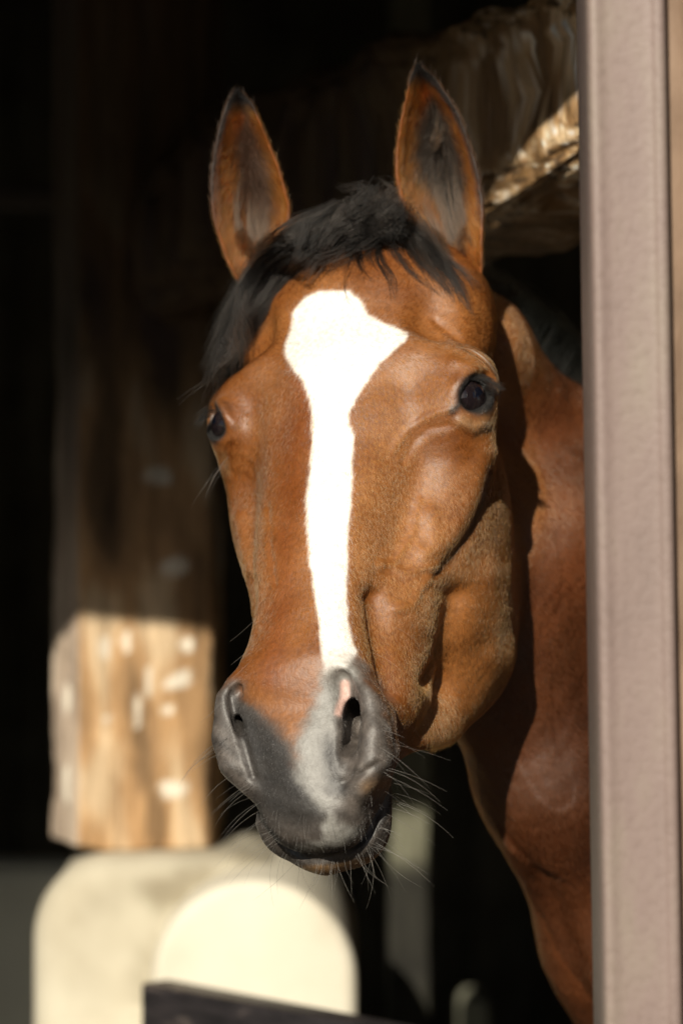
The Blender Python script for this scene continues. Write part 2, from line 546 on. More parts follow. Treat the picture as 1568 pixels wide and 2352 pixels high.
# ---- steel post in the foreground and the brown jamb behind it
m, nt, b = mat_new('faded_pink_paint_on_steel')
n1 = noise(nt, objvec(nt, (1, 1, .25)), 22, 5, .6); n2 = noise(nt, objvec(nt), 140, 3, .6)
r1 = ramp(nt, [(.28, (.20, .147, .13)), (.5, (.24, .178, .158)), (.7, (.26, .208, .172))], n1.outputs[0])
r2 = ramp(nt, [(.25, (.6, .55, .5)), (.5, (1, 1, 1))], n2.outputs[0])
nt.links.new(mix(nt, .35, r1.outputs[0], r2.outputs[0], 'MULTIPLY'), b.inputs['Base Color'])
b.inputs['Roughness'].default_value = .55
bump(nt, b, n2.outputs[0], .3, .002)
prof = [(.1800, -.380), (.1790, -.395), (.1812, -.4015), (.1850, -.4025), (.1885, -.4018), (.1905, -.4008), (.196, -.4000), (.222, -.4000), (.2275, -.4005), (.2295, -.4020), (.2330, -.4032), (.2370, -.4020), (.2395, -.395), (.2395, -.300), (.180, -.300)]
zs = np.linspace(0, 2.62, 60)
rings = np.zeros((60, len(prof), 3))
for i, z in enumerate(zs):
    for j, (x, y) in enumerate(prof):
        rings[i, j] = (x + .0125 + (1.6 - z) * .017, y, z)
V, F = loop_tower(rings)
o = link_mesh('steel_post', mesh_np('steel_post', V, F), m)
bevel_mod(o, .0015, 2)
tag(o, 'faded pinkish painted steel post in the right foreground with raised edges', 'post')
m = hewn_wood('warm_brown_jamb', (.19, .12, .075), (.235, .15, .095), (.27, .18, .12), axis=2, scale=1.5, rough=.7)
jamb = empty('door_jamb', (.33, -.33, 0))
tag(jamb, 'brown wooden door jamb at the right edge beside the pinkish steel post', 'door jamb')
for nm, x0, x1, y0, y1 in (('jamb_board', .2524, .2705, -.380, -.29), ('jamb_trim', .271, .42, -.384, -.28)):
    bv, bf = grid_box((x1 - x0, y1 - y0, 2.6), (1, 1, 20))
    bv = bv + np.array([(x0 + x1) / 2, (y0 + y1) / 2, 1.3]); bv[:, 0] += (1.6 - bv[:, 2]) * .017
    bevel_mod(link_mesh(nm, mesh_np(nm, bv, bf), m, jamb), .003, 2)

# ---- dim things deep in the stable
m, nt, b = mat_new('grey_render')
n1 = noise(nt, objvec(nt), 3, 5, .6)
r1 = ramp(nt, [(0.3, (.55, .55, .45)), (0.7, (.75, .75, .62))], n1.outputs[0])
nt.links.new(r1.outputs[0], b.inputs['Base Color']); b.inputs['Roughness'].default_value = .9
bv, bf = grid_box((2.2, .18, .86))
o = bevel_mod(link_mesh('manger_wall', mesh_np('manger_wall', bv + np.array([-1.60, 3.4, .43]), bf), m), .04, 4)
tag(o, 'dim grey rendered half wall low at the left behind the plastered block', 'wall')

plan = smooth_loop(resample_poly([(.078, 2.03), (.143, 2.03), (.143, 2.10), (.078, 2.10)], 40), 1)
zs = np.linspace(0, 3.12, 160)
rings = np.zeros((len(zs), 40, 3))
for i, z in enumerate(zs): rings[i, :, :2] = plan; rings[i, :, 2] = z
V, F = loop_tower(rings)
V[:, :2] += .004 * vnoise(V, 4, 41)[:, None]
z = V[:, 2]
f = np.clip((z - 1.01) / .03, 0, 1) + .12 * np.clip((.86 - z) / .06, 0, 1) + .05 * np.clip((z - .86) / .03, 0, 1) * np.clip((1.01 - z) / .02, 0, 1)  # pale above, dark in the middle, slightly paler towards the foot
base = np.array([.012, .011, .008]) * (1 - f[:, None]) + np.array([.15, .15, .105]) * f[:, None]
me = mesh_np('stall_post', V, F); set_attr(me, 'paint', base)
tag(link_mesh('stall_post', me, attr_mat('stall_post_paint')), 'thin dark stall post with pale patches deep in the stable', 'post')
slab_o = None
vs, fs = prism(arch_outline(.218, .272, 0, .705, .026), 2.6, 2.75)
dm, nt, b = mat_new('dull_render'); b.inputs['Base Color'].default_value = (.26, .255, .185, 1); b.inputs['Roughness'].default_value = .9
o = link_mesh('stall_divider', mesh_np('stall_divider', vs, fs), dm)
bevel_mod(o, .012, 3)
tag(o, 'small pale rounded divider end low in the dark behind the neck', 'divider')
bv, bf = grid_box((5.0, .14, .22), (40, 1, 2))
bv = bv + np.array([3.0, 2.6, 2.08]); bv[:, 2] += .02 * np.sin(bv[:, 0] * 5)
o = bevel_mod(link_mesh('cross_beam', mesh_np('cross_beam', bv, bf), hewn_wood('grey_cross_beam', (.05, .045, .036), (.08, .072, .058), (.12, .11, .09), axis=0)), .02, 3)
tag(o, 'dim straight beam deep in the stable at right, below the sunlit timber', 'beam')
bv, bf = grid_box((2.2, .12, .035), (10, 1, 1))
o = link_mesh('shelf_rail', mesh_np('shelf_rail', bv + np.array([-1.55, 2.4, 2.155]), bf), hewn_wood('grey_rail', (.06, .05, .045), (.10, .085, .075), (.14, .12, .11), axis=0), smooth=False)
tag(o, 'thin dim horizontal rail at the far left beside the top of the pillar', 'rail')
# ------------------------------------------------------------------ the horse: head shape as a signed distance field
YAW, PITCH, ROLL = math.radians(-24.0), math.radians(33.0), math.radians(6.0)
HSC = 1.0
HPOS = np.array([0.015, 0.12, 1.868])
def head_rot():
    a, b, c = YAW, PITCH, ROLL
    u = np.array([1., 0, 0]); v = np.array([0, -math.sin(b), -math.cos(b)]); w = np.array([0, -math.cos(b), math.sin(b)])
    M = np.stack([u, v, w], 1)
    Yw = np.array([[math.cos(a), -math.sin(a), 0], [math.sin(a), math.cos(a), 0], [0, 0, 1]])
    Ro = np.array([[math.cos(c), 0, -math.sin(c)], [0, 1, 0], [math.sin(c), 0, math.cos(c)]])
    return Ro @ Yw @ M
HR = head_rot()
def to_world(P): return (np.asarray(P) * HSC) @ HR.T + HPOS
def to_local(W): return ((np.asarray(W) - HPOS) @ HR) / HSC

def axis_coords(a0, a1, lo, hi, h, hmax, g=1.13):
    mid = np.arange(a0, a1 + h * .5, h)
    def grow(lim):
        out, s, x = [], h, 0.0
        while x < lim:
            s = min(s * g, hmax)
            x += s
            out.append(x)
        return np.array(out)
    L, H = grow(a0 - lo), grow(hi - a1)
    return np.concatenate([a0 - L[::-1], mid, mid[-1] + H])

RES = 0.0026 if os.environ.get('RES') is None else float(os.environ['RES'])
# body key points in local coordinates give the reach of the grid
WPTS = to_local([(0.25, .3, 0.85), (2.2, 3.1, 1.7), (1.5, 2.6, 0.0), (.3, .5, 0.0), (.6, .9, 1.9)])
glo, ghi = WPTS.min(0) - .25, WPTS.max(0) + .25
AU = axis_coords(-.135, .135, min(glo[0], -.2), max(ghi[0], .2), RES, .035)
AV = axis_coords(-.06, .66, min(glo[1], -.2), max(ghi[1], .8), RES, .035)
AW = axis_coords(-.31, .03, min(glo[2], -.4), max(ghi[2], .1), RES, .035)
D = np.full((len(AU), len(AV), len(AW)), 0.5, np.float32)

def _box(lo, hi, m):
    s = []
    for A, l, h in ((AU, lo[0], hi[0]), (AV, lo[1], hi[1]), (AW, lo[2], hi[2])):
        i = max(0, np.searchsorted(A, l - m) - 1)
        j = min(len(A), np.searchsorted(A, h + m) + 1)
        s.append(slice(i, j))
    return tuple(s)

def _apply(sl, d, op, k):
    a = D[sl]
    if op == 'u':
        h = np.maximum(k - np.abs(a - d), 0) / k
        D[sl] = np.minimum(a, d) - h * h * k * .25
    else:
        d = -d
        h = np.maximum(k - np.abs(a - d), 0) / k
        D[sl] = np.maximum(a, d) + h * h * k * .25

def ell(c, r, k=.012, op='u', rot=None, mirror=True):
    c, r = np.array(c, float), np.array(r, float)
    for sgn in ((1, -1) if (mirror and abs(c[0]) > 1e-6) else (1,)):
        cc = c * (sgn, 1, 1)
        R = np.eye(3) if rot is None else np.array(rot, float)
        if sgn < 0:
            R = R * np.array([-1, 1, 1])
        rr = float(max(r)) if rot is not None else r
        sl = _box(cc - rr, cc + rr, .05 + k)
        p = [(AU[sl[0]] - cc[0])[:, None, None], (AV[sl[1]] - cc[1])[None, :, None], (AW[sl[2]] - cc[2])[None, None, :]]
        q = [(R[i, 0] * p[0] + R[i, 1] * p[1] + R[i, 2] * p[2]) for i in range(3)] if rot is not None else p
        k0 = np.sqrt((q[0] / r[0]) ** 2 + (q[1] / r[1]) ** 2 + (q[2] / r[2]) ** 2)
        k1 = np.sqrt((q[0] / r[0] ** 2) ** 2 + (q[1] / r[1] ** 2) ** 2 + (q[2] / r[2] ** 2) ** 2)
        d = (k0 * (k0 - 1) / np.maximum(k1, 1e-6)).astype(np.float32)
        _apply(sl, d, op, k)

def cone(a, b, ra, rb, k=.012, op='u', mirror=True):
    a, b = np.array(a, float), np.array(b, float)
    for sgn in ((1, -1) if (mirror and (abs(a[0]) > 1e-6 or abs(b[0]) > 1e-6)) else (1,)):
        A, B = a * (sgn, 1, 1), b * (sgn, 1, 1)
        R = max(ra, rb)
        sl = _box(np.minimum(A, B) - R, np.maximum(A, B) + R, .05 + k)
        p = [(AU[sl[0]] - A[0])[:, None, None], (AV[sl[1]] - A[1])[None, :, None], (AW[sl[2]] - A[2])[None, None, :]]
        ab = B - A
        L2 = ab @ ab
        t = np.clip((p[0] * ab[0] + p[1] * ab[1] + p[2] * ab[2]) / L2, 0, 1)
        d = np.sqrt((p[0] - t * ab[0]) ** 2 + (p[1] - t * ab[1]) ** 2 + (p[2] - t * ab[2]) ** 2) - (ra + (rb - ra) * t)
        _apply(sl, d.astype(np.float32), op, k)

def wcone(a, b, ra, rb, k=.06):
    A, B = to_local([a, b])
    cone(A, B, ra / HSC, rb / HSC, k, mirror=False)

def chain(pts, rs, k=.008, op='u'):
    for i in range(len(pts) - 1):
        cone(pts[i], pts[i + 1], rs[i], rs[i + 1], k, op)

# body, neck and legs (world coordinates)
wcone((.62, .98, 1.30), (1.45, 2.20, 1.28), .25, .30, .12)
wcone((1.45, 2.20, 1.32), (1.72, 2.62, 1.30), .28, .26, .12)
wcone((.45, .72, 1.12), (.62, .98, 1.20), .19, .24, .12)
wcone((.62, 1.02, 1.52), (.95, 1.45, 1.48), .09, .12, .12)
for sx, sy in ((.42, .92), (.72, .74)):
    wcone((sx, sy, 1.05), (sx + .02, sy - .02, .62), .13, .06, .08)
    wcone((sx + .02, sy - .02, .62), (sx, sy, .30), .052, .040, .03)
    wcone((sx, sy, .30), (sx - .03, sy - .05, .06), .036, .05, .03)
    wcone((sx - .03, sy - .05, .05), (sx - .04, sy - .06, .03), .06, .065, .02)
for sx, sy in ((1.50, 2.65), (1.85, 2.42)):
    wcone((sx, sy, 1.15), (sx - .05, sy - .05, .75), .18, .10, .08)
    wcone((sx - .05, sy - .05, .75), (sx + .08, sy + .12, .52), .08, .055, .04)
    wcone((sx + .08, sy + .12, .52), (sx + .02, sy + .04, .12), .045, .040, .03)
    wcone((sx + .02, sy + .04, .06), (sx, sy, .03), .06, .065, .02)
wcone((.20,.32,1.58),(.62,.95,1.45),.09,.17,.08)
wcone((.25,.36,1.40),(.60,.85,1.20),.10,.20,.08)
# neck: crest, mid, throat
crest = [(.03, .19, 1.800), (.13, .26, 1.755), (.24, .39, 1.67), (.45, .72, 1.60), (.66, 1.08, 1.56)]
for i, (r0, r1) in enumerate(((.050, .045), (.045, .050), (.050, .075), (.075, .10))):
    wcone(crest[i], crest[i + 1], r0, r1, .06)
midn = [(.05, .19, 1.66), (.17, .30, 1.53), (.33, .50, 1.38), (.60, .92, 1.28)]
for i, (r0, r1) in enumerate(((.070, .085), (.085, .12), (.12, .20))):
    wcone(midn[i], midn[i + 1], r0, r1, .07)
thr = [(.11, .22, 1.53), (.205, .28, 1.33), (.285, .36, 1.16), (.37, .46, 1.00), (.45, .66, 1.02)]
for i, (r0, r1) in enumerate(((.055, .068), (.068, .080), (.080, .11), (.11, .18))):
    wcone(thr[i], thr[i + 1], r0, r1, .05)

# head (local: u to the horse's left, v down the face, w out of the face)
ell((0, .055, -.085), (.092, .095, .072), .02)
ell((0, .14, -.074), (.106, .11, .068), .03)
ell((0, .19, -.085), (.104, .10, .080), .03)
cone((0, .17, -.052), (0, .46, -.042), .052, .037, .03)
cone((.026, .26, -.044), (.024, .46, -.036), .029, .024, .02)
cone((0, .22, -.10), (0, .46, -.070), .083, .052, .03)
ell((.094, .180, -.062), (.038, .050, .042), .02)          # orbit
cone((.066, .150, -.032), (.106, .165, -.048), .022, .019, .02)   # brow
cone((.095, .215, -.085), (.062, .365, -.074), .030, .018, .02)   # facial crest
ell((.066, .262, -.186), (.038, .112, .092), .025)
ell((.080, .240, -.142), (.034, .090, .066), .03)         # masseter
ell((0, .235, -.155), (.066, .115, .088), .02)
cone((.054, .335, -.222), (.030, .505, -.118), .036, .022, .03)   # mandible
cone((.046, .330, -.125), (.038, .480, -.085), .042, .030, .03)   # buccal
ell((.058, .085, -.085), (.044, .065, .055), .02)          # temple
ell((.064, .045, -.078), (.032, .036, .030), .025)         # ear base
# muzzle
ell((0, .515, -.064), (.058, .080, .050), .02)
ell((.052, .520, -.054), (.033, .054, .036), .014)
ell((0, .566, -.072), (.054, .042, .042), .015)
ell((.024, .574, -.072), (.032, .034, .034), .012)
ell((.030, .540, -.085), (.036, .040, .034), .012)
ell((0, .560, -.108), (.060, .051, .028), .006)
ell((0, .572, -.124), (.054, .036, .026), .015)
ell((-.055, .566, -.110), (.026, .034, .021), .010, mirror=False)
cone((-.045, .585, -.112), (.0, .600, -.116), .018, .018, .010, mirror=False)
# hollows
ell((.078, .105, -.024), (.016, .026, .012), .02, 's')
# mouth slit
chain([(.068, .500, -.122), (.062, .545, -.104), (.047, .585, -.096), (.024, .607, -.095), (0, .612, -.095)], [.003, .0042, .005, .005, .005], .004, 's')
# nostril: lateral flap and comma-shaped opening
chain([(.048, .476, -.022), (.064, .493, -.028), (.074, .520, -.034), (.070, .548, -.040), (.056, .568, -.046)], [.005, .006, .007, .007, .006], .02)
for sgn in (1, -1):
    _n = [(.036, .482, -.018), (.043, .502, -.015), (.048, .524, -.014), (.048, .546, -.018), (.043, .566, -.025)]
    _r = [.007, .011, .0135, .0125, .007] if sgn > 0 else [.004, .0045, .0045, .004, .003]
    for i in range(4):
        cone(np.array(_n[i]) * (sgn, 1, 1), np.array(_n[i + 1]) * (sgn, 1, 1), _r[i], _r[i + 1], .004, 's', mirror=False)
cone((.046, .518, -.020), (.038, .48, -.055), .009, .013, .004, 's', mirror=False)
cone((.045, .540, -.022), (.040, .50, -.055), .007, .012, .004, 's', mirror=False)
cone((-.044, .512, -.020), (-.038, .48, -.050), .004, .010, .004, 's', mirror=False)

# eyes
EYER = .0240
LROT = math.radians(58)
def nrmz(v): v = np.array(v, float); return v / np.linalg.norm(v)
EYEDEF = {1: (np.array([.104, .184, -.050]), nrmz([.86, -.03, .50])), -1: (np.array([.098, .188, -.037]), nrmz([.66, .0, .75]))}
EYEFR = {}
for sg in (1, -1):
    m_s = np.array([sg, 1, 1])
    E_, O_ = EYEDEF[sg]
    V_e = np.array([.0, 1.0, .0]); V_e = nrmz(V_e - (V_e @ O_) * O_)         # along the face, down
    U_e = np.cross(V_e, O_); U_e = U_e if U_e[2] > 0 else -U_e               # forward, to the nose bone
    X_e = U_e * math.cos(LROT) + V_e * math.sin(LROT); Y_e = -U_e * math.sin(LROT) + V_e * math.cos(LROT)
    E_, O_, X_e, Y_e = E_ * m_s, O_ * m_s, X_e * m_s, Y_e * m_s
    EYEFR[sg] = (E_, O_, X_e, Y_e)
    def lid_pt(t, rad=1.0, lift=1.0, ax=.0208, ay=.0140):
        x, y = ax * math.cos(t) * rad, ay * math.sin(t) * rad
        z = math.sqrt(max(EYER ** 2 - x * x - y * y, 0)) * lift
        return E_ + X_e * x + Y_e * y + O_ * z
    ell(E_, (EYER * 1.10,) * 3, .012, mirror=False)
    ell(E_ + O_ * EYER, (.0214, .0147, .0160), .003, 's', rot=[X_e, Y_e, O_], mirror=False)
    ring = [lid_pt(t, 1.10, 1.03) for t in np.linspace(0, 2 * math.pi, 25)]
    for i in range(24):
        cone(ring[i], ring[i + 1], .0028, .0028, .004, mirror=False)
    fold = [lid_pt(t, 1.22, 1.12) for t in np.linspace(math.pi * 1.08, math.pi * 1.85, 11)]     # heavy upper lid
    for i in range(10):
        cone(fold[i], fold[i + 1], *((.0046, .0046) if sg > 0 else (.003, .003)), .005, mirror=False)

# ---- surface nets
def surface_nets(F, AX):
    s = F < 0
    c = np.zeros(tuple(n - 1 for n in F.shape), np.int8)
    for i in (0, 1):
        for j in (0, 1):
            for k in (0, 1):
                c += s[i:F.shape[0] - 1 + i, j:F.shape[1] - 1 + j, k:F.shape[2] - 1 + k]
    act = (c > 0) & (c < 8)
    idx = np.full(act.shape, -1, np.int32)
    ci = np.argwhere(act)
    idx[act] = np.arange(len(ci))
    acc = np.zeros((len(ci), 3)); cnt = np.zeros(len(ci))
    corners = [(i, j, k) for i in (0, 1) for j in (0, 1) for k in (0, 1)]
    X = [AX[d][ci[:, d]] for d in range(3)]
    H = [AX[d][ci[:, d] + 1] - AX[d][ci[:, d]] for d in range(3)]
    vals = {q: F[ci[:, 0] + q[0], ci[:, 1] + q[1], ci[:, 2] + q[2]] for q in corners}
    for q in corners:
        for d in range(3):
            if q[d] == 0:
                r = list(q); r[d] = 1; r = tuple(r)
                a, b = vals[q], vals[r]
                m = (a < 0) != (b < 0)
                t = np.where(m, a / np.where(m, a - b, 1), 0)
                for e in range(3):
                    pos = X[e] + H[e] * (q[e] + (t if e == d else 0))
                    acc[:, e] += np.where(m, pos, 0)
                cnt += m
    V = acc / cnt[:, None]
    faces = []
    for d in range(3):
        sl0 = [slice(1, -1)] * 3; sl1 = [slice(1, -1)] * 3
        sl0[d] = slice(0, -1); sl1[d] = slice(1, None)
        e = np.argwhere(s[tuple(sl0)] != s[tuple(sl1)])
        off = np.array([1, 1, 1]); off[d] = 0
        e = e + off
        a, b = (d + 1) % 3, (d + 2) % 3
        def cell(da, db):
            q = e.copy(); q[:, a] -= da; q[:, b] -= db
            return idx[q[:, 0], q[:, 1], q[:, 2]]
        quad = np.stack([cell(1, 1), cell(0, 1), cell(0, 0), cell(1, 0)], 1)
        inside = s[e[:, 0], e[:, 1], e[:, 2]]
        quad[~inside] = quad[~inside][:, ::-1]
        faces.append(quad)
    return V, np.concatenate(faces)
SV, SF = surface_nets(D, (AU, AV, AW))
del D
def smooth(V, Fq, it, lam=.5):
    e = np.concatenate([Fq[:, [0, 1]], Fq[:, [1, 2]], Fq[:, [2, 3]], Fq[:, [3, 0]]])
    deg = np.bincount(e.ravel(), minlength=len(V))
    for _ in range(it):
        acc = np.stack([np.bincount(e[:, 0], V[e[:, 1], c], len(V)) + np.bincount(e[:, 1], V[e[:, 0], c], len(V)) for c in range(3)], 1)
        V = V + lam * (acc / deg[:, None] - V)
    return V
SV = smooth(SV, SF, 2)
# mesh winding: outward
HV = to_world(SV)
c0 = HV[SF]
nrm = np.cross(c0[:, 1] - c0[:, 0], c0[:, 2] - c0[:, 0])
if ((c0.mean(1) - np.array([0, 0.05, 1.7])) * nrm)[:2000].sum() < 0: pass
vol = np.einsum('ij,ij->i', c0[:, 0], nrm).sum()
if vol < 0:
    SF = SF[:, ::-1]
# ---- a gentle thin-plate adjustment of the sculpted head to the individual animal
K = 2352 / 1024
TPS_A = [(229,429),(468,402),(491,380),(243,500),(250,560),(255,600),(250,645),(217,700),(202,745),(232,808),(300,855),(362,851),(325,878),(384,820),(392,735),
         (331,692),(326,745),(250,700),(237,745),(521,580),(505,640),(480,670),(440,715),(398,765),(484,330),(272,340),(285,300),(302,240),(380,235),
         (470,790),(496,850),(530,950),(553,1020),(539,345),(578,378),(640,415),(640,700),(640,1000),(340,400),(340,500),(340,600),(560,600)]
TPS_B = [(215,429),(473,395),(498,368),(230,500),(240,560),(252,598),(246,642),(216,695),(213,742),(251,795),(312,852),(366,850),(328,870),(388,812),(392,738),
         (344,682),(340,748),(232,697),(243,748),(523,600),(516,655),(485,696),(450,738),(403,757),(493,325),(242,335),(258,290),(264,262),(366,225),
         (478,795),(507,855),(541,955),(565,1020),(539,345),(580,385),(640,415),(640,700),(640,1000),(335,400),(332,500),(330,600),(560,600)]
TPS_A = np.array(TPS_A, float) * K; TPS_B = np.array(TPS_B, float) * K
def _U(r2): return np.where(r2 > 0, r2 * np.log(np.maximum(r2, 1e-9)), 0) * .5
def tps_fit(A, B, reg):
    n = len(A)
    r2 = ((A[:, None] - A[None]) ** 2).sum(-1)
    M = np.zeros((n + 3, n + 3)); M[:n, :n] = _U(r2) + reg * np.eye(n)
    M[:n, n] = 1; M[:n, n + 1:] = A; M[n:, :n] = M[:n, n:].T
    return np.linalg.solve(M, np.r_[B - A, np.zeros((3, 2))])
TW = tps_fit(TPS_A, TPS_B, 300.0)
def warp(W):
    W = np.asarray(W, float).copy()
    P = proj(W)
    fade = np.clip((1750 - P[:, 0]) / 250, 0, 1) * np.clip((2650 - P[:, 1]) / 250, 0, 1) * np.clip((.75 - W[:, 1]) / .3, 0, 1)
    m = fade > 0
    Q = P[m]
    n = len(TPS_A)
    d = np.zeros((len(Q), 2))
    for i in range(n):
        d += _U(((Q - TPS_A[i]) ** 2).sum(1))[:, None] * TW[i]
    d += TW[n] + Q @ TW[n + 1:]
    s = (CAMD + W[m, 1]) / CAMD / 2550 * fade[m]
    W[m, 0] += d[:, 0] * s
    W[m, 2] -= d[:, 1] * s
    return W
def vnormals(V, Fq):
    c = V[Fq]
    n = np.cross(c[:, 2] - c[:, 0], c[:, 3] - c[:, 1])
    out = np.stack([np.bincount(Fq.ravel(), np.repeat(n[:, k], 4), len(V)) for k in range(3)], 1)
    return out / np.maximum(np.linalg.norm(out, axis=1, keepdims=True), 1e-12)
HV = warp(HV)
EYES = [(sg, warp(to_world([EYEFR[sg][0]]))[0], EYEFR[sg][1] @ HR.T) for sg in (1, -1)]
HN = vnormals(HV, SF)
HL = SV.copy()                                   # local coordinates kept for the coat's direction

def seg_dist(P, pts):
    best = np.full(len(P), 1e9)
    pts = np.array(pts, float)
    for a, b in zip(pts[:-1], pts[1:]):
        ab = b - a
        t = np.clip(((P - a) @ ab) / max(ab @ ab, 1e-9), 0, 1)
        best = np.minimum(best, np.linalg.norm(P - a - t[:, None] * ab, axis=1))
    return best
def poly_sd(P, poly):
    """signed distance, negative inside"""
    poly = np.array(poly, float)
    d = seg_dist(P, np.vstack([poly, poly[:1]]))
    ins = np.zeros(len(P), bool)
    j = len(poly) - 1
    for i in range(len(poly)):
        xi, yi = poly[i]; xj, yj = poly[j]
        c = ((yi > P[:, 1]) != (yj > P[:, 1]))
        ins ^= c & (P[:, 0] < (xj - xi) * (P[:, 1] - yi) / ((yj - yi) if yj != yi else 1e-9) + xi)
        j = i
    return np.where(ins, -d, d)
def sst(x, a, b):
    t = np.clip((x - a) / (b - a), 0, 1)
    return t * t * (3 - 2 * t)

# relief of muscles, veins and folds over the skull: path, radius, height in mm
RELIEF = [
    ([(1118,1040),(1095,1120),(1060,1195),(1020,1245),(980,1275)], 24, 3.5),
    ([(1130,1080),(1112,1150),(1078,1228),(1038,1285),(1000,1318)], 12, -2.5),
    ([(1040,940),(985,955),(940,985),(905,1030)], 9, 1.6),
    ([(1035,975),(985,985),(950,1015),(925,1060)], 8, -1.2),
    ([(960,1150),(945,1230),(905,1290),(870,1300)], 8, 1.4),
    ([(1010,1300),(965,1350),(945,1390),(905,1400)], 8, 1.6),
    ([(870,1290),(930,1315),(1000,1300)], 8, 1.5),
    ([(985,1180),(1000,1240)], 22, 2.0),
    ([(856,1370),(870,1460),(884,1530),(900,1590)], 21, -9),
    ([(936,1410),(934,1500),(944,1580)], 36, 2),
    ([(1000,1380),(985,1440)], 20, 2.0),
    ([(1050,1370),(1038,1450),(1018,1520),(995,1560)], 28, -10),
    ([(1130,1330),(1140,1420),(1120,1500)], 45, 5),
    ([(614,1160),(620,1260),(632,1340)], 6, -1.2),
    ([(548,1190),(562,1260),(576,1310)], 14, 3),
    ([(640,900),(650,1050),(640,1200)], 28, -2),
    ([(1000,738),(1060,788),(1110,828),(1138,852)], 8, -1.8),
    ([(1040,830),(1085,842),(1120,862)], 12, 2.5),
    ([(790,1795),(830,1775),(872,1752)], 9, -2.5),
    ([(528,1592),(540,1650),(562,1712),(582,1785)], 9, -3.5),
    ([(505,1600),(498,1690),(520,1760)], 18, 2),
    ([(600,1890),(660,1920),(740,1930)], 20, 2.5),
    ([(1055,968),(1085,985),(1112,972)], 13, 2.5),
    ([(560,1590),(620,1620),(690,1630)], 30, -2),
    ([(700,520),(760,640),(900,640)], 40, 2),
    ([(1240,1480),(1275,1600),(1300,1720)], 14, -5),
    ([(1210,1650),(1290,1780),(1340,1950)], 40, 6),
    ([(1300,1200),(1290,1400),(1320,1600)], 30, 4),
    ([(1160,1820),(1180,1960),(1200,2060)], 30, 5),
    ([(1250,2000),(1310,2200),(1350,2350)], 30, -5),
]
front = (HV[:, 1] < .7) & (HN[:, 1] < .05)
PP = proj(HV)
fi = np.where(front & (PP[:, 0] < 1500) & (PP[:, 1] > 300))[0]
disp = np.zeros(len(HV))
for path, r, h in RELIEF:
    d = seg_dist(PP[fi], path)
    deep = HV[fi, 1]
    isneck = np.mean([p[0] for p in path]) > 1155
    side = np.where(isneck, deep > .24, deep < .28)
    disp[fi] += h * .001 * np.exp(-(d / r) ** 2) * side
disp += .0006 * vnoise(HV, 22, 3) * front + .0012 * vnoise(HV, 9, 5) * front * (HV[:, 1] > .2)
HV = HV + HN * (disp * np.clip(-HN[:, 1] * 3, 0, 1))[:, None]
HN = vnormals(HV, SF)
PP = proj(HV)

# ---- ears: two leaf-shaped cups with real thickness, joined to the same mesh
def spline(pts, n):
    pts = np.array(pts, float)
    t = np.r_[0, np.cumsum(np.linalg.norm(np.diff(pts, axis=0), axis=1))]; t /= t[-1]
    q = np.linspace(0, 1, n)
    out = np.zeros((n, pts.shape[1]))
    for k in range(pts.shape[1]):
        # Catmull-Rom through uneven knots
        m = np.gradient(pts[:, k], t)
        i = np.clip(np.searchsorted(t, q, 'right') - 1, 0, len(t) - 2)
        h = t[i + 1] - t[i]; s = (q - t[i]) / h
        out[:, k] = (2*s**3-3*s**2+1)*pts[i, k] + (s**3-2*s**2+s)*h*m[i] + (-2*s**3+3*s**2)*pts[i+1, k] + (s**3-s**2)*h*m[i+1]
    return out
EARS = [  # rows from the tip: left x, left y, right x, right y, rim depth
    [(955,148,962,150,.098),(944,172,982,165,.100),(935,210,1015,200,.104),(922,260,1050,255,.108),(912,320,1075,318,.112),(907,375,1093,375,.114),(912,430,1105,430,.116),(927,490,1110,490,.117),(955,545,1108,545,.118),(990,592,1108,600,.120),(1025,640,1104,650,.125)],
    [(538,208,552,208,.128),(524,232,574,230,.130),(506,285,600,285,.133),(492,345,625,340,.137),(483,410,648,405,.141),(484,470,664,465,.145),(495,530,662,520,.148),(515,585,640,575,.150),(540,635,618,630,.152),(560,675,600,672,.155)],
]
EARI = [[(972,250),(1000,222),(1030,275),(1058,350),(1072,430),(1072,500),(1060,550),(1040,575),(1022,550),(1010,505),(985,455),(955,425),(945,380),(952,310)],
        [(548,300),(568,265),(592,315),(615,375),(630,435),(637,500),(615,545),(578,555),(560,520),(548,450),(538,390),(535,340)]]
ev, ef, einn, ebase = [], [], [], 0
NR, NC = 64, 22
EARINFO = []
for rows in EARS:
    R_ = spline(rows, NR)
    V_ = []
    for i, (lx, ly, rx, ry, dY) in enumerate(R_):
        s = i / (NR - 1)
        a, b = px(lx, ly, dY), px(rx, ry, dY)
        w = np.linalg.norm(b - a)
        th = .0045 * min(1, .35 + s * 4)
        cup = w * (.42 if s < .8 else .42 * (1 - (s - .8) * 2.2))
        for j in range(NC):
            t = j / (NC - 1)
            p = a + (b - a) * (.03 + .94 * t)
            p = p + np.array([0, cup * math.sin(math.pi * t) ** .75, 0])
            V_.append(p)
        for j in range(NC):
            t = 1 - j / (NC - 1)
            p = a + (b - a) * t
            p = p + np.array([0, (cup + th) * math.sin(math.pi * t) ** .55 + .001, 0])
            V_.append(p)
    n = 2 * NC
    F_ = []
    for i in range(NR - 1):
        for j in range(n):
            k = (j + 1) % n
            F_.append((i * n + j, i * n + k, (i + 1) * n + k, (i + 1) * n + j))
    V_ = np.array(V_); F_ = np.array(F_)
    V_ = V_ + .0006 * vnoise(V_, 30, 9)[:, None] * np.array([1, 0, 1])
    ev.append(V_); ef.append(F_ + ebase); ebase += len(V_)
EV_, EF_ = np.concatenate(ev), np.concatenate(ef)
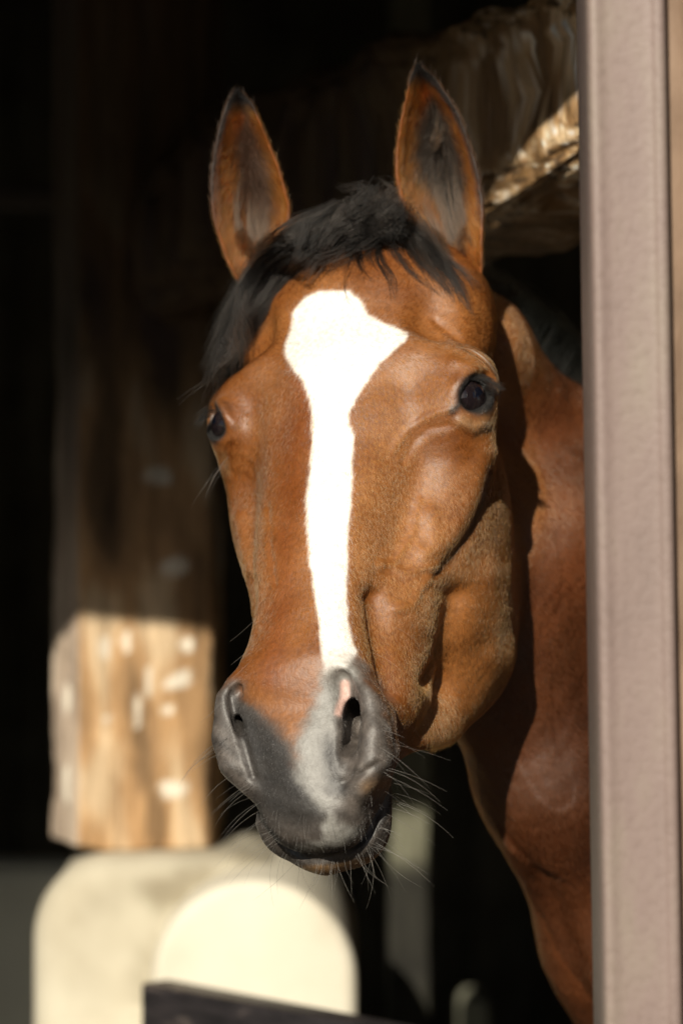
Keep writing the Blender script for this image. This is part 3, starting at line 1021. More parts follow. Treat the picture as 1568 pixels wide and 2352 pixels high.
# consistent outward winding
for k in range(2):
    sel = slice(k * len(EF_) // 2, (k + 1) * len(EF_) // 2)
    c = EV_[EF_[sel]]
    nn = np.cross(c[:, 2] - c[:, 0], c[:, 3] - c[:, 1])
    if (nn[:, 1].reshape(NR - 1, 2 * NC)[:, :NC - 1]).sum() > 0:
        EF_[sel] = EF_[sel][:, ::-1]
nb = len(HV)
AV_ = np.concatenate([HV, EV_]); AF_ = np.concatenate([SF, EF_ + nb])
AN_ = vnormals(AV_, AF_)
AEAR = np.zeros(len(AV_), np.int8); AEAR[nb:nb + len(ev[0])] = 1; AEAR[nb + len(ev[0]):] = 2
jj = np.tile(np.arange(2 * NC), NR)
inner = (jj < NC)
AINN = np.zeros(len(AV_)); AINN[nb:] = np.concatenate([inner, inner])
AL = np.concatenate([HL, to_local(EV_)])

# ---- coat colours: bay with a white blaze and star, grey muzzle
BLAZE = [(700,682),(738,668),(800,668),(825,690),(845,722),(880,743),(905,750),(936,764),(930,785),(905,803),(875,832),(850,865),(830,895),(812,925),(800,950),(801,975),(812,1000),(808,1060),(808,1120),(803,1180),(798,1230),(798,1300),(795,1350),(798,1420),(808,1470),(820,1500),(800,1530),(770,1548),(745,1550),(738,1500),(732,1430),(722,1360),(712,1300),(706,1230),(702,1150),(712,1080),(718,1000),(715,940),(706,900),(690,868),(668,842),(655,820),(655,788),(668,755),(673,715)]
PALE = [(742,1520),(812,1500),(835,1535),(805,1560),(782,1600),(770,1640),(765,1690),(752,1680),(735,1707),(735,1750),(745,1798),(752,1825),(772,1842),(745,1858),(718,1825),(686,1791),(681,1750),(690,1690),(725,1620),(742,1560)]
PALE2 = [(758,1862),(782,1892),(833,1906),(812,1932),(752,1950),(698,1960),(660,1954),(704,1939),(738,1929),(738,1899)]
MUZ = [(505,1575),(545,1563),(556,1600),(600,1642),(637,1680),(660,1715),(680,1765),(690,1697),(716,1646),(740,1590),(765,1550),(800,1536),(835,1545),(872,1590),(898,1650),(915,1720),(935,1800),(915,1840),(900,1900),(900,2060),(700,2080),(560,2040),(540,1900),(440,1800),(440,1600)]
SLATE = [(526,1592),(559,1622),(600,1653),(637,1680),(664,1707),(677,1750),(684,1791),(718,1825),(745,1858),(738,1884),(684,1898),(637,1884),(597,1860),(588,1798),(573,1750),(549,1690),(531,1639)]
SLATE2 = [(745,1676),(769,1703),(779,1750),(786,1791),(799,1805),(789,1828),(758,1828),(745,1798),(735,1750),(735,1707)]
def lin(c):
    c = np.array(c, float) / 255
    return np.where(c <= .04045, c / 12.92, ((c + .055) / 1.055) ** 2.4)
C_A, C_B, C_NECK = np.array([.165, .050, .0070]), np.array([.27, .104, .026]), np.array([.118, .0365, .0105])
C_WHITE, C_GREY, C_SLATE = np.array([.88, .85, .80]), np.array([.088, .075, .066]), np.array([.024, .0225, .0215])
C_BLACK, C_TAN, C_PALEG = np.array([.010, .0095, .0095]), np.array([.30, .18, .085]), np.array([.21, .205, .19])
EARO = np.array([.19, .058, .010])
def coat_color(W, Nn, L, ear, inn, fine=None):
    P = proj(W)
    n = len(W)
    fr = (Nn[:, 1] < .25)
    nz = vnoise(W, 7, 11); nz2 = vnoise(W, 60, 12, 2)
    if fine is None: fine = np.zeros(n)
    m = sst(nz + .12 * nz2, -1.1, 1.1)[:, None]
    C = C_A * (1 - m) + C_B * m
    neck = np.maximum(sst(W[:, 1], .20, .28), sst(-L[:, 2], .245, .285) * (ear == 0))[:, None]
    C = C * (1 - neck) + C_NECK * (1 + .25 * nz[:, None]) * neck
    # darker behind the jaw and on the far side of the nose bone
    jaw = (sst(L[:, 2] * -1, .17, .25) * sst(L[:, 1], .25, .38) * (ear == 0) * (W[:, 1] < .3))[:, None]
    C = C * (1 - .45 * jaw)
    def lay(C, mask, col):
        mask = np.clip(mask, 0, 1)[:, None]
        return C * (1 - mask) + col * mask
    hd = fr & (ear == 0) & (L[:, 2] > -.13)
    jt = fine * 9 + nz2 * 4
    # reddish between blaze and far eye
    C = lay(C, .55 * np.exp(-(seg_dist(P, [(690,880),(680,1000),(660,1200),(640,1400),(620,1560)]) / 38) ** 2) * hd, np.array([.165, .036, .0035]))
    # muzzle
    L1 = L[:, 1]
    mz = sst(-poly_sd(P, MUZ) + jt * 2.2, -32, 24)
    mzb = sst(L1, .47, .53)                        # where it cannot be seen from the front
    mz = np.where(fr & (L[:, 2] > -.135), mz, mzb * .9) * (ear == 0) * (L1 > .44) * (W[:, 1] < .12)
    C = lay(C, mz, C_GREY * (1 + .35 * nz2[:, None]))
    C = lay(C, sst(-poly_sd(P, SLATE) + jt, -42, 26) * hd * .88, C_SLATE)
    C = lay(C, sst(-poly_sd(P, SLATE2) + jt, -18, 14) * hd * .85, C_SLATE)
    C = lay(C, sst(-poly_sd(P, PALE) + jt * 1.8, -20, 16) * hd * .9, C_PALEG)
    C = lay(C, sst(-poly_sd(P, PALE2) + jt * 1.4, -10, 10) * hd * .95, C_PALEG * 1.15)
    C = lay(C, .5 * np.exp(-(seg_dist(P, [(845,1808),(893,1796)]) / 17) ** 2) * hd, C_TAN)
    C = lay(C, sst(-poly_sd(P, BLAZE) + fine * 18 + nz2 * 1.5, -5, 5) * hd * (1 - .85 * sst(P[:, 1] + fine * 20, 1480, 1560)), C_WHITE)
    C = lay(C, .7 * np.exp(-(seg_dist(P, [(562,1838),(568,1856)]) / 8) ** 2) * hd, C_TAN * .8)
    # lips
    lip = np.exp(-(seg_dist(P, [(588,1850),(605,1895),(650,1940),(710,1962),(760,1958),(820,1945),(862,1910),(888,1870),(900,1835)]) / 9) ** 2)
    C = lay(C, lip * .9 * (L1 > .5) * hd, C_BLACK * 1.6)
    hm = (L1 > .5) * (ear == 0) * (W[:, 1] < .12) * (L[:, 0] > -.3)
    low = sst(P[:, 1] - np.interp(P[:, 0], [590, 650, 740, 830, 890], [1875, 1950, 1966, 1945, 1880]), 0, 8) * hm
    C = lay(C, low * .9, C_GREY * .6)
    tan = sst(P[:, 1] - np.interp(P[:, 0], [600, 680, 760, 860, 900], [1985, 1988, 1985, 1965, 1925]), -4, 8) * hm
    C = lay(C, tan, C_TAN * .7)
    # nostril interior
    C = lay(C, np.exp(-(seg_dist(P, [(792,1572),(792,1600),(780,1635)]) / 11) ** 4) * hd, np.array([.62, .40, .34]))
    # eyes
    for sg, c, o in EYES:
        e = np.array(c)
        d = np.linalg.norm(W - e - o * EYER * .5, axis=1)
        C = lay(C, (1 - sst(d + fine * .0012, *((.0215, .0262) if sg > 0 else (.0205, .0245)))) * (ear == 0), C_BLACK * 1.5)
    C = lay(C, .5 * np.exp(-(seg_dist(P, [(1062,966),(1090,980),(1118,968)]) / 15) ** 2) * hd, C_TAN * 1.1)
    C = lay(C, .5 * np.exp(-(seg_dist(P, [(514,1045),(522,1085)]) / 8) ** 2) * hd, C_TAN)
    C = lay(C, .95 * np.exp(-(seg_dist(P, [(1036,944),(1052,932),(1060,915)]) / 9) ** 2) * hd, C_BLACK)
    # shadow line below the facial crest, put into the coat colour
    C = lay(C, .55 * np.exp(-(seg_dist(P, [(1125,1070),(1108,1150),(1075,1225),(1035,1285),(1000,1315)]) / 8) ** 2) * hd, C_SLATE * .7)
    # ears
    for k in (1, 2):
        sel = ear == k
        if not sel.any(): continue
        Q = P[sel]
        c = np.tile(EARO, (sel.sum(), 1)) * (1 + .25 * nz2[sel, None])
        sd = poly_sd(Q, EARI[k - 1])
        mk = sst(-sd + fine[sel] * 14 + nz2[sel] * 6, -16, 14)[:, None] * inn[sel, None] * (.97 if k == 1 else .82)
        c = c * (1 - mk) + np.array([.040, .036, .032]) * mk
        ty = (200, 262)[k - 1]
        tip = sst(ty - Q[:, 1] + fine[sel] * 8, -14, 14)[:, None]
        c = c * (1 - tip) + np.array([.022, .021, .021]) * tip
        rows = np.array(EARS[k - 1])
        yy = rows[:, 1]
        ro = np.minimum(np.abs(Q[:, 0] - np.interp(Q[:, 1], yy, rows[:, 0])) + (14 if k == 1 else 0), np.abs(Q[:, 0] - np.interp(Q[:, 1], yy, rows[:, 2])) + (0 if k == 1 else 16))
        rim = (1 - sst(ro, 3, 13))[:, None] * sst(560 - Q[:, 1], 0, 120)[:, None]
        c = c * (1 - rim) + np.array([.03, .029, .029]) * rim
        bk = (1 - inn[sel])[:, None] * .5
        c = c * (1 - bk) + np.array([.10, .04, .015]) * bk
        C[sel] = c
    # cheek coats near the ear base and forehead stay as they are
    return np.clip(C, .003, .9)

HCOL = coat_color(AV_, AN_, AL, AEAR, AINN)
# ------------------------------------------------------------------ horse: objects
horse = empty('horse', (.9, 1.4, 0))
tag(horse, 'bay horse with a white blaze and grey muzzle looking out beside the post', 'horse')
def horse_child(name, data):
    o = bpy.data.objects.new(name, data)
    COL.objects.link(o)
    o.parent = horse
    o.location = -Vector(horse.location)
    return o

m, nt, b = mat_new('horse_skin')
a = nt.nodes.new('ShaderNodeAttribute'); a.attribute_name = 'coat'
n1 = noise(nt, objvec(nt), 220, 3, .6)
r1 = ramp(nt, [(.3, (.72, .70, .68)), (.7, (1.1, 1.1, 1.1))], n1.outputs[0])
nt.links.new(mix(nt, 1.0, a.outputs[0], r1.outputs[0], 'MULTIPLY'), b.inputs['Base Color'])
b.inputs['Roughness'].default_value = .50
b.inputs['Specular IOR Level'].default_value = .55
bump(nt, b, n1.outputs[0], .4, .0012)
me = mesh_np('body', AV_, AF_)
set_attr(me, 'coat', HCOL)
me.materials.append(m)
me.polygons.foreach_set('use_smooth', np.ones(len(me.polygons), bool))
body = horse_child('body', me)

# eyes
me_m, nt, b = mat_new('horse_eye')
tc = nt.nodes.new('ShaderNodeTexCoord')
sep = nt.nodes.new('ShaderNodeSeparateXYZ'); nt.links.new(tc.outputs['Object'], sep.inputs[0])
# wide horizontal pupil, brown-violet iris, object +Z looks out
def mth(op, a, b_=None):
    n = nt.nodes.new('ShaderNodeMath'); n.operation = op
    for i, v in enumerate((a, b_)):
        if v is None: continue
        if isinstance(v, (int, float)): n.inputs[i].default_value = v
        else: nt.links.new(v, n.inputs[i])
    return n.outputs[0]
q = mth('SQRT', mth('ADD', mth('POWER', mth('DIVIDE', sep.outputs[0], .0080), 2), mth('POWER', mth('DIVIDE', sep.outputs[1], .0040), 2)))
irn = noise(nt, tc.outputs['Object'], 300, 4, .7)
ir = ramp(nt, [(.3, (.006, .0045, .006)), (.7, (.015, .010, .011))], irn.outputs[0])
pr = ramp(nt, [(.85, (1, 1, 1)), (1.05, (0, 0, 0))], mth('MINIMUM', q, 1.4))
rr = mth('SQRT', mth('ADD', mth('POWER', sep.outputs[0], 2), mth('POWER', sep.outputs[1], 2)))
lr = ramp(nt, [(.0, (0, 0, 0)), (1, (1, 1, 1))], mth('MULTIPLY', mth('SUBTRACT', rr, .0150), 700))
c1 = mix(nt, pr.outputs[0], ir.outputs[0], (.004, .005, .010))
nt.links.new(mix(nt, lr.outputs[0], c1, (.008, .006, .006)), b.inputs['Base Color'])
b.inputs['Roughness'].default_value = .5
b.inputs['Specular IOR Level'].default_value = 0.0
b.inputs['Coat Weight'].default_value = 1.0
b.inputs['Coat Roughness'].default_value = .01
for sg, c, o_ in EYES:
    nu, nv = 48, 32
    vs = []
    for i in range(nv + 1):
        th = math.pi * i / nv
        for j in range(nu):
            ph = 2 * math.pi * j / nu
            x, y, z_ = math.sin(th) * math.cos(ph), math.sin(th) * math.sin(ph), math.cos(th)
            k = EYER * HSC * .985 * (1 + .05 * max(0, z_ - .75) / .25)
            vs.append((x * k, y * k, z_ * k))
    fs = [(i * nu + j, (i + 1) * nu + j, (i + 1) * nu + (j + 1) % nu, i * nu + (j + 1) % nu) for i in range(nv) for j in range(nu)]
    o = horse_child('eye', mesh_np('eye', vs, np.array(fs)))
    o.data.polygons.foreach_set('use_smooth', np.ones(len(o.data.polygons), bool))
    o.data.materials.append(me_m)
    lx = Vector(HR @ EYEFR[sg][2])
    zz = Vector(o_).normalized(); xx = (lx - zz * lx.dot(zz)).normalized(); yy = zz.cross(xx)
    from mathutils import Matrix
    M = Matrix((xx, yy, zz)).transposed().to_4x4()
    o.matrix_basis = Matrix.Translation(Vector(c) - Vector(horse.location)) @ M

# ---- hair
def hair_mat(name, rough=.35, rr=.5, coat=0, attr='tint', ior=1.55):
    m = bpy.data.materials.new(name); m.use_nodes = True
    nt = m.node_tree
    for n in list(nt.nodes):
        if n.type == 'BSDF_PRINCIPLED': nt.nodes.remove(n)
    h = nt.nodes.new('ShaderNodeBsdfHairPrincipled')
    h.parametrization = 'COLOR'
    a = nt.nodes.new('ShaderNodeAttribute'); a.attribute_name = attr
    nt.links.new(a.outputs['Color'], h.inputs['Color'])
    h.inputs['Roughness'].default_value = rough
    h.inputs['Radial Roughness'].default_value = rr
    if 'Coat' in h.inputs: h.inputs['Coat'].default_value = coat
    h.inputs['IOR'].default_value = ior
    nt.links.new(h.outputs[0], nt.nodes['Material Output'].inputs['Surface'])
    return m
def make_curves(name, pts, radius, color, mat):
    """pts (n, k, 3), radius (n, k) in metres, colour (n, 3)"""
    n, k = pts.shape[:2]
    cu = bpy.data.hair_curves.new(name)
    cu.add_curves([k] * n)
    cu.attributes['position'].data.foreach_set('vector', pts.astype(np.float32).ravel())
    ra = cu.attributes.get('radius') or cu.attributes.new('radius', 'FLOAT', 'POINT')
    ra.data.foreach_set('value', np.broadcast_to(radius, (n, k)).astype(np.float32).ravel())
    ca = cu.attributes.new('tint', 'FLOAT_COLOR', 'POINT')
    c = np.repeat(np.c_[color, np.ones(n)][:, None, :], k, 1)
    ca.data.foreach_set('color', c.astype(np.float32).ravel())
    cu.materials.append(mat)
    return horse_child(name, cu)
try:
    scene.cycles_curves.shape = 'RIBBONS'
    scene.cycles_curves.subdivisions = 2
except Exception:
    pass

def coat_fur(nstr):
    c = AV_[AF_]
    tri = np.concatenate([c[:, [0, 1, 2]], c[:, [0, 2, 3]]])
    tidx = np.concatenate([AF_[:, [0, 1, 2]], AF_[:, [0, 2, 3]]])
    cr = np.cross(tri[:, 1] - tri[:, 0], tri[:, 2] - tri[:, 0])
    area = np.linalg.norm(cr, axis=1) / 2
    fn = cr / np.maximum(area[:, None] * 2, 1e-12)
    ct = tri.mean(1)
    P = proj(ct)
    w = np.where(fn[:, 1] < .25, 1.0, .18) * np.where((P[:, 0] > 1420) | (P[:, 1] > 2500), .12, 1.0) * np.where(ct[:, 1] > .75, .1, 1.0)
    w = w * np.where((ct[:, 1] > .3), .7, 1)
    w[(ct[:, 1] > 1.3) | (ct[:, 2] < .7)] = 0
    pr = area * w; pr /= pr.sum()
    ti = rng.choice(len(tri), nstr, p=pr)
    r1, r2 = rng.random(nstr), rng.random(nstr)
    sq = np.sqrt(r1)
    bc = np.stack([1 - sq, sq * (1 - r2), sq * r2], 1)
    def it(A): return (A[tidx[ti]] * bc[..., None]).sum(1)
    root = it(AV_); nn = it(AN_); nn /= np.linalg.norm(nn, axis=1, keepdims=True)
    L = it(AL); ear = AEAR[tidx[ti, 0]]; inn = it(np.stack([AINN] * 1, 1))[:, 0]
    fine = rng.normal(size=nstr) * .5
    col = coat_color(root, nn, L, ear, inn, fine)
    col = col * (1 + .16 * rng.normal(size=(nstr, 1)).clip(-2, 2))
    lum = col.mean(1, keepdims=True)
    col = col * np.clip(.72 + lum, 0, 1)
    # direction of growth
    u, v, w_ = L[:, 0], L[:, 1], L[:, 2]
    du = np.tanh(u / .03) * .45 * np.clip(1.5 - v * 2, .4, 1)
    dv = np.clip((v - .14) / .05, -1, 1)
    dl = np.stack([du + u * 2 * (1 - np.abs(dv)), dv, -.30 + 0 * v], 1)
    d = dl @ HR.T
    isneck = ((root[:, 1] > .24) | (w_ < -.27)) & (ear == 0)
    d[isneck] = np.array([.42, .35, -.80])
    jawb = (w_ < -.12) & ~isneck & (ear == 0)
    jb = (sst(-w_, .09, .17) * ~isneck * (ear == 0))[:, None]
    d = d * (1 - jb) + (np.array([0, .80, -.55]) @ HR.T) * jb
    e = ear > 0
    PR = proj(root)
    for k in (1, 2):
        s_ = ear == k
        rows = np.array(EARS[k - 1])
        cx = np.interp(PR[s_, 1], rows[:, 1], (rows[:, 0] + rows[:, 2]) / 2)
        ww = np.interp(PR[s_, 1], rows[:, 1], (rows[:, 2] - rows[:, 0]) / 2)
        q = np.clip((PR[s_, 0] - cx) / np.maximum(ww, 5), -1, 1)
        d[s_] = np.stack([np.where(inn[s_] > .5, -q * .5, q * .25), -.2 + 0 * q, .9 + 0 * q], 1)
    jit = rng.normal(size=(nstr, 3)) * .14
    d = d + jit
    # a slow swirl so the coat does not comb perfectly
    sw = vnoise(root, 9, 51)[:, None] * np.cross(nn, d) * .18
    d = d + sw
    d = d - nn * (d * nn).sum(1, keepdims=True)
    d /= np.maximum(np.linalg.norm(d, axis=1, keepdims=True), 1e-6)
    ln = np.full(nstr, .0048)
    ln = np.where(isneck, .0055, ln)
    ln = np.where(jawb, .0048 + .007 * sst(v, .38, .46) , ln)
    ln = np.where((v > .45) & ~isneck & ~e, .0026, ln)
    ln = np.where(e, .0065 + .004 * inn, ln)
    # no coat on the eyeball rim or inside the nostril
    for sg, cc_, o_ in EYES:
        dd = np.linalg.norm(root - cc_ - o_ * EYER * .5, axis=1)
        ln = np.where(dd < .026, .002, ln)
    ln *= .75 + .5 * rng.random(nstr)
    lift = np.where(e, .40, .165) + .10 * rng.random(nstr)
    k = 4
    t = np.linspace(0, 1, k)
    pts = root[:, None, :] - nn[:, None, :] * .00025 + d[:, None, :] * (ln[:, None] * t)[..., None] + nn[:, None, :] * (ln[:, None] * (lift[:, None] * t - .12 * t ** 2))[..., None]
    wd = np.where(isneck, .00014, .000115)[:, None] * np.array([1, .95, .75, .25])
    front_ = PR[:, 0] < 1420
    wd = wd * np.where(front_, 1, 2.2)[:, None]
    return pts, wd, np.clip(col, .002, .92)
LONG = []
if FUR:
    NS = int(os.environ.get('NS', 480000))
    pts, wd, col = coat_fur(NS)
    # in 'COLOR' mode the strand colour is the look of a thick coat of it
    make_curves('coat', pts, wd, col, hair_mat('coat_hair', .27, .35, .0, ior=1.50))

# surface lookup for the long hair
bv_f = AF_[(AV_[AF_[:, 0]][:, 1] < .9)]
BVH = BVHTree.FromPolygons([tuple(v) for v in AV_.tolist()], [tuple(f) for f in bv_f.tolist()])
CAMP = Vector((0, -CAMD, CAMZ))
def surf(x, y, default=.12):
    d = (Vector(px(x, y, 0)) - CAMP).normalized()
    h = BVH.ray_cast(CAMP, d, 6)
    if h[0] is None: return px(x, y, default), None
    return np.array(h[0]), np.array(h[1])
def guide(pix, lift=.006, default=.12, n=14):
    """a hair path over the surface from points of the head's front"""
    q = cr_spline(np.array(pix, float), n)
    out, last = [], default
    for x, y in q:
        d = (Vector(px(x, y, 0)) - CAMP).normalized()
        h = BVH.ray_cast(CAMP, d, 6)
        Y = h[0][1] if (h[0] is not None and abs(h[0][1] - last) < .09) else last
        last = last * .35 + Y * .65
        p = px(x, y, last - lift)
        out.append(p)
    return np.array(out)
LOCKC = []
def tuft(pix, n, spread0, spread1, lift=(.004, .016), default=.12, seed=0, k=14, wig=.0035, trim=.3, r=.00017):
    r_ = np.random.default_rng(seed)
    g = guide(pix, 0, default, k)
    t = np.linspace(0, 1, k)
    out = np.zeros((n, k, 3))
    nl = max(3, n // 28)
    lock = [(r_.normal(size=2).clip(-1.8, 1.8), r_.normal(size=2).clip(-1.8, 1.8), r_.uniform(*lift), r_.random(2) * 6.28) for _ in range(nl)]
    lc = r_.random(nl) ** 3
    LOCKC.append(lc[np.arange(n) % nl])
    for i in range(n):
        lk = lock[i % nl]
        o0 = (lk[0] + r_.normal(size=2) * .35) * spread0; o1 = (lk[1] + r_.normal(size=2) * .22) * spread1
        off = o0[None] * (1 - t[:, None]) + o1[None] * t[:, None]
        lf = (lk[2] + r_.uniform(-.002, .002)) * np.sin(np.pi * np.clip(t * .85 + .12, 0, 1)) + .002
        ph = lk[3] + r_.normal(size=2) * .5; fr = r_.uniform(.8, 1.3, 2)
        wv = wig * t[:, None] * np.stack([np.sin(ph[0] + fr[0] * 6.28 * t), np.sin(ph[1] + fr[1] * 6.28 * t)], 1)
        end = 1 - trim * r_.random()
        tt = t * end
        gi = np.stack([np.interp(tt, t, g[:, c]) for c in range(3)], 1)
        gi[:, 0] += off[:, 0] + wv[:, 0]; gi[:, 2] += off[:, 1] + wv[:, 1]; gi[:, 1] -= lf
        out[i] = gi
    wd = np.full((n, k), r) * np.interp(t, [0, .6, 1], [1, .95, .3])
    return out, wd
def gather(lst):
    P_ = np.concatenate([a for a, _ in lst]); W_ = np.concatenate([b_ for _, b_ in lst])
    return P_, W_
black = hair_mat('black_hair', .34, .4, .0, ior=1.32)
fl = [
    tuft([(850,522),(770,530),(690,560),(625,600),(570,690),(525,790),(500,850)], 800, .0075, .010, (.002,.015), .10, 1),
    tuft([(840,514),(740,522),(665,560),(600,600),(545,690),(505,780),(478,860)], 480, .0065, .006, (.002,.013), .12, 2, wig=.004),
    tuft([(880,510),(800,535),(720,570),(655,640),(600,720),(560,790),(520,830)], 480, .009, .009, (.002,.012), .10, 3),
    tuft([(800,500),(700,535),(625,580),(575,650)], 700, .008, .007, (.002,.012), .12, 4),
    tuft([(860,480),(800,540),(765,590),(720,640)], 300, .014, .012, (.002,.008), .10, 5, wig=.003, trim=.5, r=.0002),
    tuft([(870,490),(840,545),(815,590),(800,640)], 320, .012, .012, (.002,.008), .10, 6, wig=.003, trim=.5),
    tuft([(880,480),(870,540),(872,590),(905,650),(912,700)], 60, .006, .003, (.002,.006), .10, 7, wig=.003, trim=.3, r=.0002),
    tuft([(880,480),(862,540),(850,600),(880,650)], 160, .012, .006, (.002,.006), .10, 8, wig=.003, trim=.5, r=.0002),
    tuft([(890,480),(905,530),(930,580),(985,640),(1030,680)], 220, .012, .008, (.002,.008), .10, 9, wig=.003, trim=.5, r=.0002),
    tuft([(890,495),(930,530),(970,570),(1020,620),(1060,680),(1072,720)], 380, .009, .006, (.002,.008), .10, 10, trim=.45),
    tuft([(900,495),(950,538),(1000,580),(1060,630),(1085,665)], 220, .009, .006, (.002,.008), .10, 11, trim=.5),
    tuft([(905,505),(890,535),(900,565)], 500, .012, .010, (.002,.007), .10, 12, trim=.35, wig=.0015),
    tuft([(860,505),(820,530),(800,560)], 600, .012, .012, (.002,.008), .10, 13, trim=.35, wig=.0015),
    tuft([(870,500),(840,475),(790,462)], 60, .014, .010, (.0,.006), .13, 14, wig=.005, trim=.6),
    tuft([(760,520),(735,560),(715,600),(690,650)], 160, .012, .010, (.002,.006), .10, 17, wig=.003, trim=.5, r=.00018),
    tuft([(940,530),(975,580),(1010,640),(1040,700)], 160, .010, .010, (.002,.006), .10, 18, wig=.003, trim=.5, r=.00018),
    tuft([(900,495),(880,470),(850,460)], 60, .014, .010, (.0,.006), .13, 15, wig=.005, trim=.6),
    tuft([(830,520),(790,575),(760,625),(735,665)], 60, .016, .010, (.002,.006), .10, 21, wig=.004, trim=.6, r=.00016),
    tuft([(870,520),(850,580),(835,640),(850,690)], 46, .014, .010, (.002,.006), .10, 22, wig=.004, trim=.6, r=.00016),
    tuft([(900,520),(925,590),(965,650),(1010,700)], 60, .012, .012, (.002,.006), .10, 23, wig=.004, trim=.6, r=.00016),
    tuft([(720,560),(680,610),(640,670),(610,740)], 60, .010, .012, (.002,.008), .10, 24, wig=.004, trim=.6, r=.00016),
    tuft([(560,700),(520,770),(490,840),(470,890)], 50, .008, .014, (.0,.006), .10, 25, wig=.006, trim=.6, r=.00014),
    tuft([(525,790),(500,840),(482,880)], 90, .006, .010, (.0,.006), .10, 16, wig=.006, trim=.5),
]
P_, W_ = gather(fl)
nrm_ = rng.random((len(P_), 1)); lkc = np.concatenate(LOCKC)[:, None]
fo = make_curves('forelock', P_, W_, np.array([.008, .0076, .0074]) * (.6 + (3 * nrm_ ** 4 + 5 * lkc) * np.array([1, .88, .78])), black)
ehl = [tuft(p, 130, .005, .006, (.001, .004), .11, 40 + i, wig=.002, trim=.5, r=.00009) for i, p in enumerate([
    [(1052,575),(1030,510),(1010,440),(1005,370)], [(1070,560),(1060,490),(1045,420),(1035,350)], [(1030,585),(1000,530),(975,470),(965,420)],
    [(1000,330),(1010,290),(1005,250)], [(585,590),(580,530),(585,470),(590,410)], [(600,580),(610,520),(615,460)], [(560,560),(545,500),(545,440),(550,380)]])]
P_, W_ = gather(ehl)
make_curves('ear_hair', P_, W_, np.array([.075, .050, .034]) * (.5 + 1.6 * rng.random((len(P_), 1)) ** 2), hair_mat('ear_hair', .3, .4, .0, ior=1.4))
# mane along the crest, falling away
def world_tuft(pts, n, s0, s1, seed, k=10, r=.00014, wig=.004):
    r_ = np.random.default_rng(seed); g = cr_spline(np.array(pts, float), k); t = np.linspace(0, 1, k)
    out = np.zeros((n, k, 3))
    for i in range(n):
        a_, b_ = r_.normal(size=3) * s0, r_.normal(size=3) * s1
        ph = r_.random(3) * 6.28
        gi = g + a_ * (1 - t[:, None]) + b_ * t[:, None] + wig * t[:, None] * np.sin(ph + 5 * t[:, None])
        out[i] = gi
    return out, np.full((n, k), r) * np.interp(t, [0, .6, 1], [1, .95, .3])
mn = []
cres = cr_spline(np.array(crest), 60)
for i, c in enumerate(cres[3:52]):
    s = i / 49
    top = c + np.array([0, 0, .045 + .03 * s])
    r_ = .02 + .02 * s
    mn.append(world_tuft([top + (.0, -.005, -.012), top + (.02, .01, .018), top + (.055, .055, -.005), top + (.075, .085, -.10)], 130, .010, .014, 100 + i))
P_, W_ = gather(mn)
make_curves('mane', P_, W_, np.array([.016, .017, .015]) * (1 + rng.random((len(P_), 1)) ** 3), black)

# whiskers, lashes and the long brow hairs
wl = []
r_ = np.random.default_rng(78)
def whisker(x, y, dx, dy, length, curl=.15, toward=-.1, rad=.00012):
    p, n = surf(x, y)
    if n is None:
        n = np.array([0, -1, 0])
    d = np.array([dx, 0, -dy], float); d /= np.linalg.norm(d); d[1] += toward
    L_ = length / 2550
    t = np.linspace(0, 1, 10)[:, None]
    side = np.array([d[2], 0, -d[0]]) * curl
    q = p - n * .0005 + n * .12 * L_ * np.sqrt(t) + d * L_ * t + side * L_ * t ** 2 + np.array([0, 0, -.10]) * L_ * t ** 2
    wl.append((q[None], (rad * np.interp(t[:, 0], [0, .7, 1], [1, .7, .25]))[None]))
for i in range(36):          # chin
    x = r_.uniform(625, 885); y = np.interp(x, [620, 680, 760, 860, 900], [1955, 1985, 1995, 1962, 1905]) - r_.uniform(2, 26)
    whisker(x, y, (x - 745) / 260 + r_.normal() * .3, 1, r_.uniform(35, 115), r_.normal() * .35)
for i in range(30):          # left of the muzzle
    y = r_.uniform(1690, 1945); x = np.interp(y, [1640, 1700, 1760, 1800, 1850, 1900, 1950], [505, 500, 515, 560, 592, 602, 640]) + r_.uniform(2, 26)
    whisker(x, y, -1, r_.uniform(.05, .75), r_.uniform(45, 130), -r_.uniform(.0, .35))
for i in range(26):          # right of the muzzle
    y = r_.uniform(1675, 1945); x = np.interp(y, [1660, 1720, 1780, 1830, 1880, 1930], [893, 890, 905, 902, 890, 865]) - r_.uniform(2, 30)
    whisker(x, y, 1, r_.uniform(.05, .7), r_.uniform(50, 150), r_.uniform(.0, .3))
for i in range(60):          # short bristles on the upper lip
    x = r_.uniform(610, 870); y = np.interp(x, [600, 650, 740, 830, 890], [1880, 1925, 1940, 1915, 1850]) - r_.uniform(5, 70)
    whisker(x, y, (x - 740) / 500 + r_.normal() * .2, 1, r_.uniform(14, 34), r_.normal() * .2, -.35, .00009)
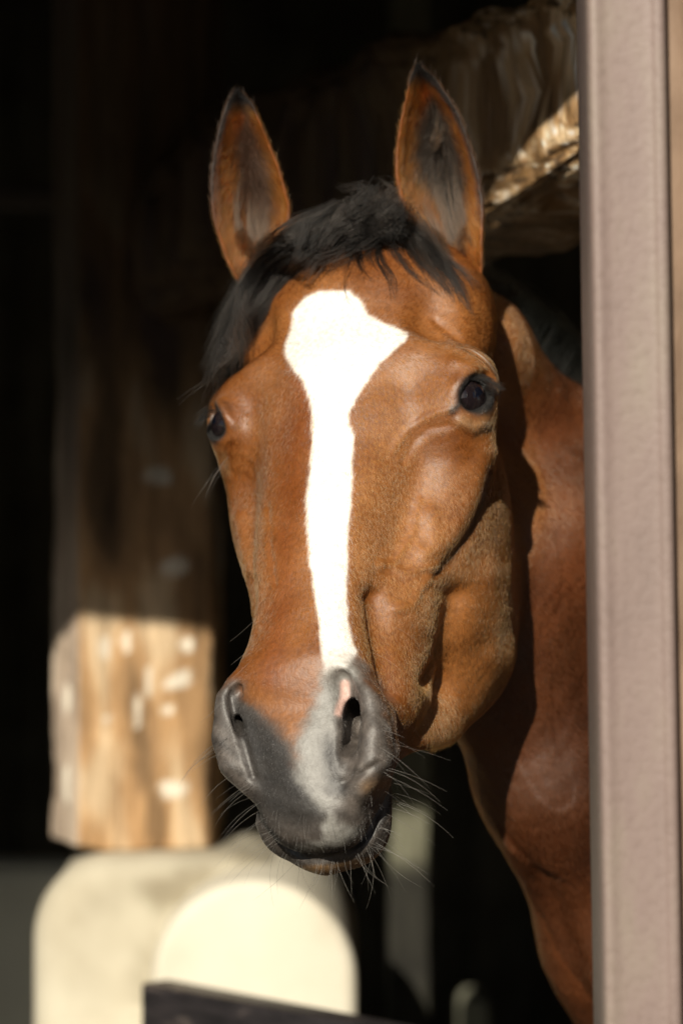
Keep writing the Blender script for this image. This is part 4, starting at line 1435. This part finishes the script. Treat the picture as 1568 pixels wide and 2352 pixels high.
for i in range(6): whisker(522 + r_.uniform(0, 4), 1055 + r_.uniform(-8, 12), -1, .7 + .5 * r_.random(), r_.uniform(60, 115), -.2)
for i in range(5): whisker(480 + r_.uniform(0, 5), 865 + r_.uniform(-8, 12), -1, .35 + .3 * r_.random(), r_.uniform(40, 105), -.1)
for x, y in ((855,1500),(590,1420),(585,1480),(575,1520),(520,1600),(905,1440)): whisker(x, y, 1 if x > 700 else -1, .4 if x > 700 else 1.3, r_.uniform(50, 80), .2)
P_, W_ = gather(wl)
make_curves('whiskers', P_, W_ * .9, np.full((len(P_), 3), .22) * (.06 + r_.random((len(P_), 1)) ** 2.5) * np.array([1, .93, .8]), hair_mat('whisker_hair', .25, .4))
ls = []
def lash(pix, Y, n, s0, s1, seed, rad=.00012):
    ls.append(world_tuft([px(x, y, Yy) for (x, y), Yy in zip(pix, Y)], n, s0, s1, seed, 8, rad, .001))
ne = EYES[0][1]; fe = EYES[1][1]
Yn = ne[1] - EYER * .55; Yf = fe[1] - .012
for i, (a_, b_, c_) in enumerate([((1075,868),(1100,868),(1128,882)), ((1090,862),(1120,870),(1148,888)), ((1105,868),(1130,880),(1152,896)), ((1115,878),(1135,888),(1156,893)), ((1120,892),(1135,900),(1146,905))]):
    lash([a_, b_, c_], [Yn, Yn - .006, Yn - .008], 26, .0018, .0018, 200 + i)
for i, (a_, b_, c_) in enumerate([((488,945),(470,950),(452,968)), ((484,955),(466,962),(450,978)), ((490,938),(475,940),(460,950))]):
    lash([a_, b_, c_], [Yf, Yf - .004, Yf - .006], 30, .0015, .0025, 220 + i)
P_, W_ = gather(ls)
make_curves('eyelashes', P_, W_, np.full((len(P_), 3), .012), black)
p0, _ = surf(1048, 797); pY = p0[1] - .001
bh = world_tuft([px(1048, 797, pY), px(1085, 805, pY - .010), px(1120, 832, pY - .014), px(1140, 862, pY - .012), px(1146, 890, pY - .008)], 3, .0002, .0006, 300, 14, .00022, .0005)
make_curves('brow_hairs', bh[0], bh[1], np.full((3, 3), .75) * np.array([1, .9, .7]), hair_mat('pale_brow_hair', .25, .4))
